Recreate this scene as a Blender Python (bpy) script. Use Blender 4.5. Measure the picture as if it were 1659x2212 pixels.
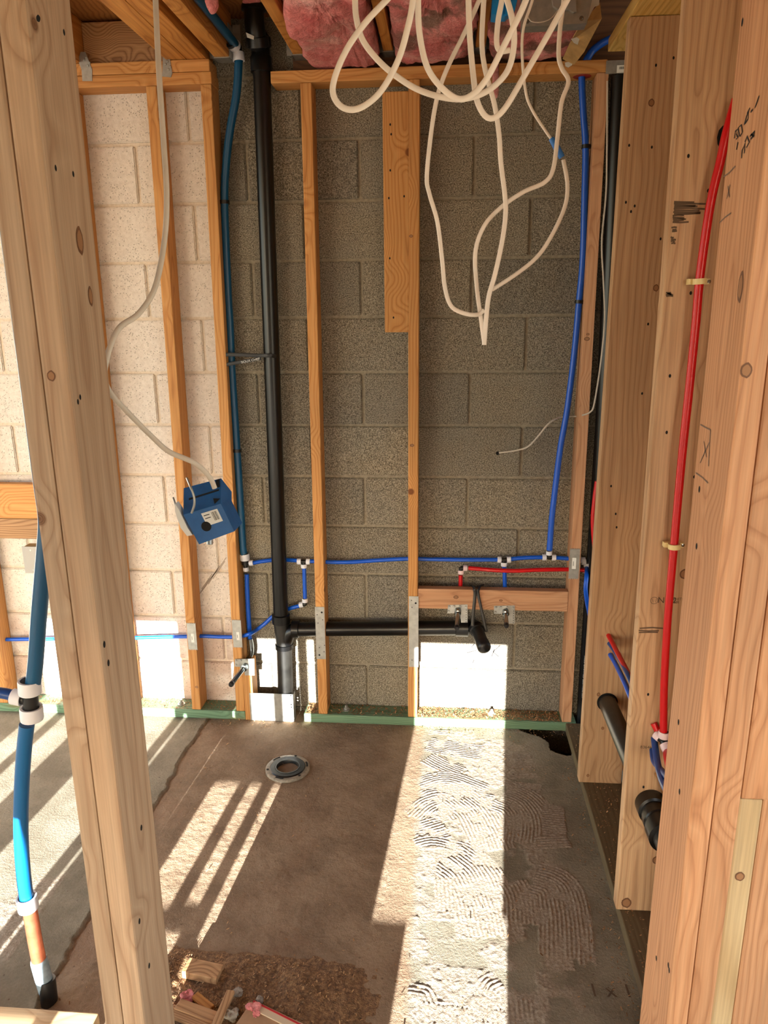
import bpy, bmesh, math, random
import numpy as np
from mathutils import Vector, Matrix

# ------------------------------------------------------------------ reset
for o in list(bpy.data.objects): bpy.data.objects.remove(o)
SC = bpy.context.scene
COL = SC.collection
rnd = random.Random(7)

# ------------------------------------------------------------------ camera
CX, CY, FPX = 829.5, 1106.0, 1620.0
ROT = np.array([[0.99667856, 0.08095245, -0.0088631],      # right
                [0.01245558, -0.25908982, -0.96577292],     # down
                [-0.08047802, 0.96245476, -0.25923758]])    # forward
EYE = np.array([0.0, -2.8747, 1.6691])
cam_d = bpy.data.cameras.new('camera'); cam = bpy.data.objects.new('camera', cam_d); COL.objects.link(cam)
cam_d.sensor_fit = 'HORIZONTAL'; cam_d.sensor_width = 36; cam_d.lens = FPX / 1659 * 36
cam_d.clip_start = 0.02
cam.matrix_world = Matrix([[ROT[0][i], -ROT[1][i], -ROT[2][i], EYE[i]] for i in range(3)] + [[0, 0, 0, 1]])
SC.camera = cam

def at(x, y, ax, v):
    """world point where the sight line through a photo pixel meets the plane axis=v"""
    d = ROT.T @ np.array([(x - CX) / FPX, (y - CY) / FPX, 1.0])
    i = 'XYZ'.index(ax)
    return Vector(EYE + d * (v - EYE[i]) / d[i])

# ------------------------------------------------------------------ light
SC.view_settings.view_transform = 'Standard'
SC.view_settings.look = 'None'
SC.view_settings.gamma = 1.0
SC.view_settings.use_curve_mapping = False
SC.view_settings.exposure = 0.0
SUNV = Vector((0.077, 1.0, -0.218)).normalized()
sun_d = bpy.data.lights.new('sun', 'SUN'); sun = bpy.data.objects.new('sun', sun_d); COL.objects.link(sun)
sun_d.energy = 52.0; sun_d.angle = math.radians(0.24); sun_d.color = (1.0, 1.0, 0.99)
sun.rotation_euler = SUNV.to_track_quat('-Z', 'Y').to_euler(); sun.location = (-0.6, -9, 6)
W = bpy.data.worlds.new('sky'); SC.world = W; W.use_nodes = True
nt = W.node_tree; nt.nodes.clear()
wo = nt.nodes.new('ShaderNodeOutputWorld'); bg = nt.nodes.new('ShaderNodeBackground'); sk = nt.nodes.new('ShaderNodeTexSky')
sk.sky_type = 'NISHITA'; sk.sun_disc = False; sk.sun_elevation = math.radians(12.3)
sk.sun_rotation = math.radians(184.4); sk.air_density = 1.0; sk.dust_density = 0.6; sk.ozone_density = 1.0
hs = nt.nodes.new('ShaderNodeHueSaturation'); hs.inputs['Saturation'].default_value = 0.75
nt.links.new(sk.outputs[0], hs.inputs['Color']); nt.links.new(hs.outputs[0], bg.inputs[0]); nt.links.new(bg.outputs[0], wo.inputs[0])
bg.inputs[1].default_value = 0.95

# ------------------------------------------------------------------ materials
def srgb(r, g, b):
    f = lambda c: (c / 255 / 12.92) if c / 255 <= 0.04045 else ((c / 255 + 0.055) / 1.055) ** 2.4
    return (f(r), f(g), f(b), 1)

class NT:
    def __init__(s, name):
        s.m = bpy.data.materials.new(name); s.m.use_nodes = True
        s.t = s.m.node_tree; s.t.nodes.clear()
        s.out = s.n('ShaderNodeOutputMaterial'); s.p = s.n('ShaderNodeBsdfPrincipled')
        s.l(s.p.outputs[0], s.out.inputs[0])
    def n(s, typ, **kw):
        nd = s.t.nodes.new(typ)
        for k, v in kw.items(): setattr(nd, k, v)
        return nd
    def l(s, a, b): s.t.links.new(a, b)
    def val(s, sock, v):
        if hasattr(v, 'is_linked') or isinstance(v, bpy.types.NodeSocket): s.l(v, sock)
        else: sock.default_value = v
    def math(s, op, a, b=0.0, c=None):
        nd = s.n('ShaderNodeMath', operation=op); s.val(nd.inputs[0], a); s.val(nd.inputs[1], b)
        if c is not None: s.val(nd.inputs[2], c)
        return nd.outputs[0]
    def vmath(s, op, a, b):
        nd = s.n('ShaderNodeVectorMath', operation=op); s.val(nd.inputs[0], a); s.val(nd.inputs[1], b); return nd.outputs[0]
    def noise(s, vec, scale, detail=3, rough=0.5, dist=0.0):
        nd = s.n('ShaderNodeTexNoise'); s.l(vec, nd.inputs['Vector']); nd.inputs['Scale'].default_value = scale
        nd.inputs['Detail'].default_value = detail; nd.inputs['Roughness'].default_value = rough; nd.inputs['Distortion'].default_value = dist
        return nd.outputs[0]
    def ramp(s, fac, stops):
        nd = s.n('ShaderNodeValToRGB'); e = nd.color_ramp.elements
        while len(e) < len(stops): e.new(0.5)
        for i, (p, c) in enumerate(stops):
            e[i].position = p; e[i].color = c if len(c) == 4 else (*c, 1)
        s.l(fac, nd.inputs[0]); return nd.outputs[0]
    def mix(s, fac, a, b, blend='MIX'):
        nd = s.n('ShaderNodeMix', data_type='RGBA', blend_type=blend)
        s.val(nd.inputs[0], fac); s.val(nd.inputs[6], a); s.val(nd.inputs[7], b); return nd.outputs[2]
    def smooth(s, v, lo, hi, a=0.0, b=1.0):
        nd = s.n('ShaderNodeMapRange', interpolation_type='SMOOTHSTEP'); s.val(nd.inputs[0], v)
        for i, q in enumerate((lo, hi, a, b)): nd.inputs[i + 1].default_value = q
        return nd.outputs[0]
    def bump(s, h, strength, dist):
        nd = s.n('ShaderNodeBump'); s.l(h, nd.inputs['Height']); nd.inputs['Strength'].default_value = strength
        nd.inputs['Distance'].default_value = dist; s.l(nd.outputs[0], s.p.inputs['Normal']); return nd
    def rough(s, v): s.val(s.p.inputs['Roughness'], v)
    def base(s, c): s.val(s.p.inputs['Base Color'], c)

def plain(name, col, rough=0.5, metal=0.0, spec=0.5, noise=0.0, nscale=40, trans=0.0):
    k = NT(name)
    if noise:
        tc = k.n('ShaderNodeTexCoord').outputs['Object']
        n = k.noise(tc, nscale, 4)
        dark = tuple(c * (1 - noise) for c in col[:3]) + (1,); lite = tuple(min(1, c * (1 + noise)) for c in col[:3]) + (1,)
        k.base(k.ramp(n, [(0.3, dark), (0.7, lite)])); k.bump(n, 0.15, 0.002)
    else: k.base(col)
    k.rough(rough); k.p.inputs['Metallic'].default_value = metal; k.p.inputs['Specular IOR Level'].default_value = spec
    if trans: k.p.inputs['Transmission Weight'].default_value = trans
    return k.m

def wood(name, light, mid, dark, dens=150, knots=5.5, contrast=0.8, rough=0.62, stain=None):
    k = NT(name)
    tc = k.n('ShaderNodeTexCoord').outputs['Object']
    oi = k.n('ShaderNodeObjectInfo').outputs['Random']
    cmb = k.n('ShaderNodeCombineXYZ')
    k.l(k.math('MULTIPLY', oi, 17.3), cmb.inputs[0]); k.l(k.math('MULTIPLY', oi, 31.7), cmb.inputs[1]); k.l(k.math('MULTIPLY', oi, 57.1), cmb.inputs[2])
    P = k.vmath('ADD', tc, cmb.outputs[0])
    slow = k.vmath('MULTIPLY', P, (3.0, 3.0, 0.75))
    warp = k.n('ShaderNodeTexNoise'); k.l(slow, warp.inputs['Vector']); warp.inputs['Scale'].default_value = 2.2; warp.inputs['Detail'].default_value = 2
    w = k.vmath('SUBTRACT', warp.outputs['Color'], (0.5, 0.5, 0.5))
    w2 = k.vmath('MULTIPLY', w, (0.07, 0.07, 0.0))
    off = k.n('ShaderNodeCombineXYZ'); k.l(k.math('MULTIPLY_ADD', oi, 0.10, -0.05), off.inputs[0]); k.l(k.math('MULTIPLY_ADD', oi, -0.05, 0.045), off.inputs[1])
    q = k.vmath('ADD', k.vmath('ADD', tc, w2), off.outputs[0])
    sep = k.n('ShaderNodeSeparateXYZ'); k.l(q, sep.inputs[0])
    r = k.math('SQRT', k.math('ADD', k.math('POWER', sep.outputs[0], 2.0), k.math('POWER', sep.outputs[1], 2.0)))
    vo = k.n('ShaderNodeTexVoronoi'); k.l(P, vo.inputs['Vector']); vo.inputs['Scale'].default_value = knots
    kd = vo.outputs['Distance']
    pull = k.smooth(kd, 0.05, 0.38, 0.030, 0.0)
    r = k.math('ADD', r, pull)
    ring = k.math('FRACT', k.math('MULTIPLY', r, dens))
    fine = k.noise(k.vmath('MULTIPLY', P, (260, 260, 6)), 1.0, 3)
    c = k.ramp(ring, [(0.0, mid), (0.45, light), (0.72, mid), (0.92, dark), (1.0, mid)])
    soft = k.mix(1 - contrast, c, mid)
    streak = k.ramp(fine, [(0.25, (0.80, 0.80, 0.80)), (0.7, (1.06, 1.06, 1.06))])
    c2 = k.mix(1.0, soft, streak, 'MULTIPLY')
    tone = k.ramp(k.noise(slow, 1.3, 2), [(0.3, (0.86, 0.83, 0.80)), (0.7, (1.08, 1.08, 1.08))])
    c3 = k.mix(1.0, c2, tone, 'MULTIPLY')
    tint = k.ramp(oi, [(0.0, (0.92, 0.90, 0.87)), (0.5, (1.0, 1.0, 1.0)), (1.0, (1.05, 1.0, 0.94))])
    c3 = k.mix(1.0, c3, tint, 'MULTIPLY')
    kn = k.smooth(kd, 0.055, 0.085, 1.0, 0.0)
    kcol = k.ramp(k.math('FRACT', k.math('MULTIPLY', kd, 70)), [(0.0, (dark[0] * .35, dark[1] * .3, dark[2] * .25)), (1.0, (dark[0] * .75, dark[1] * .62, dark[2] * .5))])
    c4 = k.mix(kn, c3, kcol)
    if stain:
        st = k.smooth(k.noise(k.vmath('MULTIPLY', P, (14, 14, 3)), 1.0, 5), 0.55, 0.68, 0.0, 0.8)
        c4 = k.mix(st, c4, stain)
    k.base(c4); k.rough(rough); k.p.inputs['Specular IOR Level'].default_value = 0.3
    k.bump(k.math('ADD', k.math('MULTIPLY', ring, 0.25), fine), 0.08, 0.0012)
    return k.m

M = {}
M['fir'] = wood('orange_fir', srgb(208, 158, 98), srgb(194, 138, 78), srgb(160, 102, 52), 95, 5.0, 0.6)
M['firR'] = wood('pinkish_fir', srgb(202, 158, 122), srgb(186, 138, 102), srgb(152, 102, 70), 100, 4.2, 0.5)
M['pine'] = wood('pale_pine', srgb(194, 170, 145), srgb(181, 154, 128), srgb(154, 121, 96), 52, 5.2, 0.55)
M['white_fir'] = wood('white_fir', srgb(206, 174, 138), srgb(193, 158, 122), srgb(160, 122, 90), 58, 5.6, 0.6)
M['sap'] = wood('sapwood_pine', srgb(206, 184, 146), srgb(194, 168, 128), srgb(164, 132, 90), 50, 4.6, 0.5)
M['rafter'] = wood('golden_rafter_wood', srgb(206, 150, 82), srgb(186, 126, 60), srgb(144, 88, 38), 80, 4.0, 0.6)
M['deck'] = wood('roof_board_wood', srgb(168, 118, 66), srgb(146, 96, 48), srgb(104, 64, 30), 60, 4.0, 0.6)
M['yellow'] = wood('yellow_plate_wood', srgb(226, 196, 124), srgb(212, 176, 100), srgb(180, 136, 66), 80, 4.0, 0.6)
M['green'] = wood('green_treated_wood', srgb(126, 158, 128), srgb(104, 136, 108), srgb(76, 100, 74), 160, 4.5, 0.6, stain=srgb(120, 104, 66))
M['plate_r'] = wood('dusty_treated_wood', srgb(126, 112, 86), srgb(106, 92, 68), srgb(84, 68, 48), 60, 4.5, 0.35, stain=srgb(86, 68, 50))
M['dark_wood'] = wood('shade_darkened_wood', srgb(104, 70, 42), srgb(86, 56, 32), srgb(60, 38, 22), 70, 4.0, 0.6)  # shade of the rafter gaps put into the ledger's colour
M['scrap'] = wood('weathered_scrap_wood', srgb(196, 158, 116), srgb(170, 130, 92), srgb(120, 84, 54), 160, 4.5, 0.7)

def block_mat():
    k = NT('concrete_block')
    tc = k.n('ShaderNodeTexCoord').outputs['Object']; oi = k.n('ShaderNodeObjectInfo').outputs['Random']
    geo = k.n('ShaderNodeNewGeometry').outputs['Position']; sx = k.n('ShaderNodeSeparateXYZ'); k.l(geo, sx.inputs[0])
    P = geo
    a = k.noise(P, 60, 5, 0.65); b = k.noise(P, 260, 3, 0.6); big = k.noise(P, 3.5, 3)
    vo = k.n('ShaderNodeTexVoronoi', feature='F1'); k.l(P, vo.inputs['Vector']); vo.inputs['Scale'].default_value = 130; vo.inputs['Randomness'].default_value = 1
    pit = k.smooth(vo.outputs['Distance'], 0.10, 0.30, 1.0, 0.0)
    pitm = k.math('MULTIPLY', pit, k.smooth(k.noise(P, 26, 3), 0.36, 0.56))
    grey = k.ramp(b, [(0.32, srgb(70, 64, 54)), (0.50, srgb(130, 121, 104)), (0.70, srgb(182, 173, 154))])
    grey = k.mix(k.smooth(big, 0.35, 0.65, 0.0, 0.6), grey, k.ramp(b, [(0.32, srgb(74, 71, 63)), (0.68, srgb(160, 155, 143))]))
    grey = k.mix(1.0, grey, k.ramp(oi, [(0.0, (0.86, 0.86, 0.87)), (0.5, (1, 1, 1)), (1.0, (1.1, 1.08, 1.04))]), 'MULTIPLY')
    white = k.ramp(a, [(0.25, srgb(204, 194, 183)), (0.6, srgb(224, 216, 206))])
    low = k.math('MULTIPLY', k.smooth(sx.outputs[2], 0.30, 0.55, 1.0, 0.0), k.smooth(k.noise(P, 9, 4), 0.35, 0.6))
    white = k.mix(k.math('MULTIPLY', low, 0.55), white, srgb(176, 140, 116))
    edge = k.math('ADD', sx.outputs[0], k.math('MULTIPLY_ADD', k.noise(P, 30, 3), 0.02, -0.01))
    isg = k.smooth(edge, -0.838, -0.834)
    col = k.mix(isg, white, grey)
    col = k.mix(k.math('MULTIPLY', pitm, k.math('MULTIPLY_ADD', isg, 0.15, 0.55)), col, srgb(62, 54, 44))
    k.base(col); k.rough(0.92); k.p.inputs['Specular IOR Level'].default_value = 0.15
    h = k.math('SUBTRACT', k.math('ADD', k.math('MULTIPLY', a, 1.0), k.math('MULTIPLY', b, 0.7)), k.math('MULTIPLY', pitm, 0.8))
    k.bump(h, 0.65, 0.004)
    return k.m
M['block'] = block_mat()

def mortar_mat():
    k = NT('mortar')
    P = k.n('ShaderNodeNewGeometry').outputs['Position']; sx = k.n('ShaderNodeSeparateXYZ'); k.l(P, sx.inputs[0])
    n = k.noise(P, 90, 4)
    g = k.ramp(n, [(0.3, srgb(128, 118, 100)), (0.7, srgb(156, 146, 126))]); w = k.ramp(n, [(0.3, srgb(204, 188, 168)), (0.7, srgb(224, 210, 192))])
    k.base(k.mix(k.smooth(sx.outputs[0], -0.838, -0.834), w, g)); k.rough(0.9); k.bump(n, 0.2, 0.002); return k.m
M['mortar'] = mortar_mat()

def floor_mat():
    k = NT('concrete_floor')
    P = k.n('ShaderNodeNewGeometry').outputs['Position']
    at_ = k.n('ShaderNodeAttribute', attribute_name='zone'); sp = k.n('ShaderNodeSeparateColor'); k.l(at_.outputs['Color'], sp.inputs[0])
    n = k.noise(P, 7, 5, 0.6); f = k.noise(P, 120, 4, 0.6); g = k.noise(P, 420, 2)
    patch = k.mix(k.smooth(n, 0.35, 0.65), srgb(132, 111, 89), srgb(153, 131, 107))
    patch = k.mix(k.smooth(k.noise(P, 2.6, 3), 0.5, 0.68, 0, 0.5), patch, srgb(130, 100, 78))
    slab = k.mix(k.smooth(n, 0.35, 0.65), srgb(122, 114, 97), srgb(144, 136, 118))
    thin = k.mix(k.smooth(f, 0.35, 0.65), srgb(146, 132, 115), srgb(168, 156, 140))
    c = k.mix(sp.outputs[0], slab, patch); c = k.mix(sp.outputs[1], c, thin); c = k.mix(sp.outputs[2], c, srgb(66, 48, 34))
    c = k.mix(1.0, c, k.ramp(f, [(0.3, (0.86, 0.85, 0.83)), (0.7, (1.07, 1.07, 1.07))]), 'MULTIPLY')
    vo = k.n('ShaderNodeTexVoronoi'); k.l(P, vo.inputs['Vector']); vo.inputs['Scale'].default_value = 26
    spot = k.math('MULTIPLY', k.smooth(vo.outputs['Distance'], 0.05, 0.09, 1.0, 0.0), 0.6)
    c = k.mix(spot, c, srgb(84, 62, 46))
    k.base(c); k.rough(0.85); k.p.inputs['Specular IOR Level'].default_value = 0.2
    k.bump(k.math('ADD', f, k.math('MULTIPLY', g, 0.4)), 0.6, 0.004)
    return k.m
M['floor'] = floor_mat()

M['abs'] = plain('black_abs', srgb(11, 11, 11), 0.30, spec=0.4)
M['abs_dull'] = plain('dusty_black_abs', srgb(30, 29, 26), 0.36, noise=0.45, nscale=25)
M['blue'] = plain('blue_pex', srgb(10, 84, 196), 0.33)
M['teal'] = plain('dark_blue_pex', srgb(4, 74, 112), 0.36)
M['teal_s'] = plain('service_blue_pex', srgb(6, 88, 140), 0.36)
M['blue_shaded'] = plain('shaded_blue_pex', srgb(14, 60, 124), 0.33)  # blue PEX again, with shade put into its colour
M['red'] = plain('red_pex', srgb(196, 6, 18), 0.33)
M['ring'] = plain('white_expansion_ring', srgb(214, 214, 220), 0.4)
M['pinkring'] = plain('pinkish_expansion_ring', srgb(222, 196, 196), 0.4)
M['bplastic'] = plain('black_plastic', srgb(14, 14, 15), 0.4)
M['romex'] = plain('white_cable_jacket', srgb(232, 220, 206), 0.45, noise=0.06, nscale=20)
M['romexg'] = plain('grey_white_cable_jacket', srgb(196, 184, 168), 0.5, noise=0.08, nscale=20)
M['steel'] = plain('galvanised_steel', srgb(170, 170, 164), 0.42, metal=0.75, noise=0.14, nscale=60)
M['dirty'] = plain('dirty_flange_metal', srgb(150, 140, 124), 0.6, metal=0.3, noise=0.35, nscale=70)
M['plug'] = plain('rusty_plug', srgb(96, 58, 40), 0.6, noise=0.3, nscale=60)
M['knot_rim'] = plain('knot_rim', srgb(108, 72, 46), 0.7)
M['knot_heart'] = plain('knot_heart', srgb(150, 106, 70), 0.7)
M['chrome'] = plain('chromed_stub', srgb(150, 158, 160), 0.18, metal=1.0)
M['copper'] = plain('copper', srgb(206, 120, 86), 0.35, metal=0.75, noise=0.2, nscale=50)
M['tape'] = plain('grey_tape', srgb(128, 142, 150), 0.55, noise=0.2, nscale=80)
M['bluebox'] = plain('blue_box_plastic', srgb(16, 84, 142), 0.42, noise=0.12, nscale=60)
M['skybox'] = plain('bright_blue_box_plastic', srgb(20, 140, 210), 0.4)
M['dark'] = plain('dark_hole', srgb(10, 9, 8), 0.9)
M['label'] = plain('white_label_paper', srgb(216, 214, 206), 0.6)
M['ink'] = plain('black_ink', srgb(26, 24, 22), 0.7)
M['pencil'] = plain('pencil_grey', srgb(112, 92, 78), 0.8)
M['smudge'] = plain('grey_smudge', srgb(160, 146, 132), 0.9)
M['smear'] = plain('black_rubber_smear', srgb(98, 78, 58), 0.85)
M['stamp'] = plain('stamp_ink', srgb(88, 70, 52), 0.8)
M['whiteink'] = plain('white_print', srgb(210, 210, 206), 0.6)
M['kraft'] = plain('kraft_paper', srgb(176, 140, 88), 0.75, noise=0.2, nscale=30)
M['beige'] = plain('beige_clamp_plastic', srgb(222, 200, 140), 0.45)
M['redpaint'] = plain('red_sealant', srgb(150, 40, 28), 0.6)
M['greybox'] = plain('grey_box_cover', srgb(156, 152, 146), 0.45, metal=0.3)
M['btape'] = plain('blue_tape', srgb(46, 112, 186), 0.5)
M['outside'] = plain('outside_ground', srgb(176, 160, 136), 0.9, noise=0.15, nscale=2)
M['slot_wall'] = plain('slot_wall_plywood', srgb(206, 170, 120), 0.8, noise=0.12, nscale=6)
M['felt'] = plain('black_feltlike', srgb(24, 24, 26), 0.9)
M['rock'] = plain('grey_rubble', srgb(150, 140, 126), 0.9, noise=0.2, nscale=60)
M['carton'] = plain('dusty_carton', srgb(168, 132, 98), 0.8, noise=0.15, nscale=30)
M['cream'] = plain('cream_carton_strip', srgb(206, 186, 156), 0.8)
M['redstripe'] = plain('red_stripe', srgb(176, 30, 36), 0.6)
M['foam'] = plain('yellow_foam', srgb(208, 180, 104), 0.9)

def saw_mat():
    k = NT('sawdust'); oi = k.n('ShaderNodeNewGeometry'); 
    n = k.noise(oi.outputs['Position'], 90, 4, 0.7)
    k.base(k.ramp(n, [(0.28, srgb(76, 52, 32)), (0.5, srgb(124, 92, 60)), (0.75, srgb(168, 130, 88))])); k.rough(0.9); k.bump(k.noise(oi.outputs['Position'], 260, 3), 0.9, 0.006); return k.m
M['saw'] = saw_mat()

def chip_mat():
    k = NT('wood_chips'); ri = k.n('ShaderNodeNewGeometry').outputs['Random Per Island']
    k.base(k.ramp(ri, [(0.0, srgb(96, 66, 38)), (0.4, srgb(150, 108, 68)), (0.75, srgb(186, 146, 100)), (1.0, srgb(124, 102, 76))])); k.rough(0.85); return k.m
M['chip'] = chip_mat()

def insul_mat():
    k = NT('pink_fibreglass'); P = k.n('ShaderNodeNewGeometry').outputs['Position']
    n = k.noise(P, 9, 5, 0.65, 0.6); f = k.noise(P, 70, 5, 0.7, 1.2)
    c = k.ramp(n, [(0.28, srgb(220, 112, 114)), (0.5, srgb(240, 152, 150)), (0.72, srgb(250, 196, 190))])
    d = k.smooth(k.noise(P, 8.5, 4), 0.46, 0.60, 0.0, 0.8)
    sx = k.n('ShaderNodeSeparateXYZ'); k.l(P, sx.inputs[0])
    d = k.math('MULTIPLY', d, k.smooth(sx.outputs[0], -0.30, -0.10))
    c = k.mix(d, c, srgb(118, 100, 84))
    k.base(k.mix(1.0, c, k.ramp(f, [(0.3, (0.78, 0.76, 0.75)), (0.7, (1.1, 1.1, 1.1))]), 'MULTIPLY')); k.rough(0.95); k.p.inputs['Specular IOR Level'].default_value = 0.05
    k.bump(f, 0.9, 0.012); return k.m
M['insul'] = insul_mat()

# ------------------------------------------------------------------ geometry helpers
class MB:
    def __init__(s): s.v = []; s.f = []
    def add(s, vs, fs):
        o = len(s.v); s.v += [tuple(v) for v in vs]; s.f += [tuple(i + o for i in f) for f in fs]; return s
    def box(s, a, b):
        (x0, y0, z0), (x1, y1, z1) = a, b
        return s.add([(x0, y0, z0), (x1, y0, z0), (x1, y1, z0), (x0, y1, z0), (x0, y0, z1), (x1, y0, z1), (x1, y1, z1), (x0, y1, z1)],
                     [(0, 3, 2, 1), (4, 5, 6, 7), (0, 1, 5, 4), (1, 2, 6, 5), (2, 3, 7, 6), (3, 0, 4, 7)])
    def tube(s, pts, r, seg=12, r2=None, closed_ends=True, hint=None):
        pts = [Vector(p) for p in pts]; n = len(pts); rs = r if isinstance(r, (list, tuple)) else [r] * n
        o = len(s.v); prev = None
        for i, p in enumerate(pts):
            t = (pts[min(i + 1, n - 1)] - pts[max(i - 1, 0)]).normalized()
            if hint is not None:
                a = t.cross(hint)
                if a.length < 0.15: a = prev if prev is not None else t.orthogonal()
            elif prev is None: a = t.orthogonal()
            else: a = prev
            a = (a - t * a.dot(t)).normalized()
            if prev is not None and hint is not None and a.dot(prev) < 0: a = -a
            prev = a
            b = t.cross(a); rb = rs[i] if r2 is None else r2
            for j in range(seg):
                th = 2 * math.pi * j / seg
                s.v.append(tuple(p + a * rs[i] * math.cos(th) + b * rb * math.sin(th)))
        for i in range(n - 1):
            for j in range(seg):
                s.f.append((o + i * seg + j, o + i * seg + (j + 1) % seg, o + (i + 1) * seg + (j + 1) % seg, o + (i + 1) * seg + j))
        if closed_ends:
            s.f.append(tuple(o + j for j in reversed(range(seg)))); s.f.append(tuple(o + (n - 1) * seg + j for j in range(seg)))
        return s
    def lathe(s, base, axis, prof, seg=28):
        base = Vector(base); ax = Vector(axis).normalized(); a = ax.orthogonal().normalized(); b = ax.cross(a); o = len(s.v); n = len(prof)
        for (r, h) in prof:
            for j in range(seg):
                th = 2 * math.pi * j / seg; s.v.append(tuple(base + ax * h + (a * math.cos(th) + b * math.sin(th)) * r))
        for i in range(n - 1):
            for j in range(seg):
                s.f.append((o + i * seg + j, o + i * seg + (j + 1) % seg, o + (i + 1) * seg + (j + 1) % seg, o + (i + 1) * seg + j))
        return s
    def prism(s, poly, off):
        off = Vector(off); n = len(poly); P = [Vector(p) for p in poly]
        o = len(s.v); s.v += [tuple(p) for p in P] + [tuple(p + off) for p in P]
        s.f.append(tuple(o + i for i in range(n))); s.f.append(tuple(o + n + i for i in reversed(range(n))))
        for i in range(n): s.f.append((o + i, o + (i + 1) % n, o + n + (i + 1) % n, o + n + i))
        return s
    def build(s, name, mat, parent=None, smooth=False, origin=None):
        me = bpy.data.meshes.new(name)
        org = Vector(origin) if origin is not None else Vector((0, 0, 0))
        me.from_pydata([tuple(Vector(v) - org) for v in s.v], [], s.f); me.validate()
        bm = bmesh.new(); bm.from_mesh(me); bmesh.ops.recalc_face_normals(bm, faces=bm.faces[:]); bm.to_mesh(me); bm.free()
        me.materials.append(M[mat])
        if smooth:
            me.polygons.foreach_set('use_smooth', [True] * len(me.polygons))
            try: me.set_sharp_from_angle(angle=math.radians(40))
            except Exception: pass
        o = bpy.data.objects.new(name, me); COL.objects.link(o)
        if parent is not None:
            o.parent = parent; o.location = org - Vector(parent['_org']) if '_org' in parent else org
        else: o.location = org
        return o

def tag(o, label, cat, group=None):
    o['label'] = label; o['category'] = cat
    if group: o['group'] = group
    return o
def struct(o): o['kind'] = 'structure'; return o
def stuff(o): o['kind'] = 'stuff'; return o
def thing(name, loc, label, cat, group=None):
    o = bpy.data.objects.new(name, None); COL.objects.link(o); o.location = loc; o.empty_display_size = 0.05
    o['_org'] = tuple(loc); return tag(o, label, cat, group)

def smoothpts(P, sub=8):
    P = [Vector(p) for p in P]; out = []
    for i in range(len(P) - 1):
        p0 = P[max(i - 1, 0)]; p1 = P[i]; p2 = P[i + 1]; p3 = P[min(i + 2, len(P) - 1)]
        for k in range(sub):
            t = k / sub
            out.append(0.5 * ((2 * p1) + (p2 - p0) * t + (2 * p0 - 5 * p1 + 4 * p2 - p3) * t * t + (3 * p1 - p0 - 3 * p2 + p3) * t ** 3))
    out.append(P[-1]); return out
def pxpath(L, Y):
    """photo pixels (x, y[, depth]) lying on the plane Y=const (or own depth)"""
    return [at(p[0], p[1], 'Y', p[2] if len(p) > 2 else Y) for p in L]

def lumber(name, p0, p1, w, d, mat, label=None, cat='stud', group=None, xh=(1, 0, 0), bev=0.0035, parent=None):
    """a board from p0 to p1 (centre line); w across xh, d across the other side; grain runs along its length"""
    p0 = Vector(p0); p1 = Vector(p1); z = (p1 - p0); L = z.length; z.normalize()
    x = Vector(xh); x = (x - z * x.dot(z)).normalized(); y = z.cross(x)
    bm = bmesh.new(); bmesh.ops.create_cube(bm, size=1.0)
    for v in bm.verts: v.co = Vector((v.co.x * w, v.co.y * d, v.co.z * L))
    if bev: bmesh.ops.bevel(bm, geom=[e for e in bm.edges], offset=bev, segments=2, profile=0.6, affect='EDGES')
    me = bpy.data.meshes.new(name); bm.to_mesh(me); bm.free(); me.materials.append(M[mat])
    o = bpy.data.objects.new(name, me); COL.objects.link(o)
    mw = Matrix.Identity(4)
    for i in range(3): mw[i][0] = x[i]; mw[i][1] = y[i]; mw[i][2] = z[i]; mw[i][3] = (p0[i] + p1[i]) / 2
    if parent is not None:
        o.parent = parent; org = Vector(parent.get('_org', parent.location)); mw.translation -= org
        o.matrix_local = mw
    else: o.matrix_world = mw
    if label: tag(o, label, cat, group)
    return o
def boxlumber(name, a, b, axis, mat, label=None, cat='stud', group=None, **kw):
    a = Vector(a); b = Vector(b); c = (a + b) / 2; s = b - a; i = 'XYZ'.index(axis)
    p0 = c.copy(); p1 = c.copy(); p0[i] = a[i]; p1[i] = b[i]
    if axis == 'X': w, d, xh = s.z, s.y, (0, 0, 1)
    elif axis == 'Y': w, d, xh = s.x, s.z, (1, 0, 0)
    else: w, d, xh = s.x, s.y, (1, 0, 0)
    return lumber(name, p0, p1, w, d, mat, label, cat, group, xh=xh, **kw)

def ribbons(name, lines, width, mat, parent, normal, off=0.0008):
    """flat pen strokes lying on a surface"""
    nrm = Vector(normal); mb = MB()
    for ln in lines:
        P = [Vector(p) + nrm * off for p in ln]
        o = len(mb.v)
        for i, p in enumerate(P):
            t = (P[min(i + 1, len(P) - 1)] - P[max(i - 1, 0)]).normalized(); s = t.cross(nrm).normalized() * width / 2
            mb.v += [tuple(p - s), tuple(p + s)]
        for i in range(len(P) - 1): mb.f.append((o + 2 * i, o + 2 * i + 1, o + 2 * i + 3, o + 2 * i + 2))
    return mb.build(name, mat, parent)
def pxlines(L, ax, v): return [[at(x, y, ax, v) for x, y in ln] for ln in L]

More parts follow.
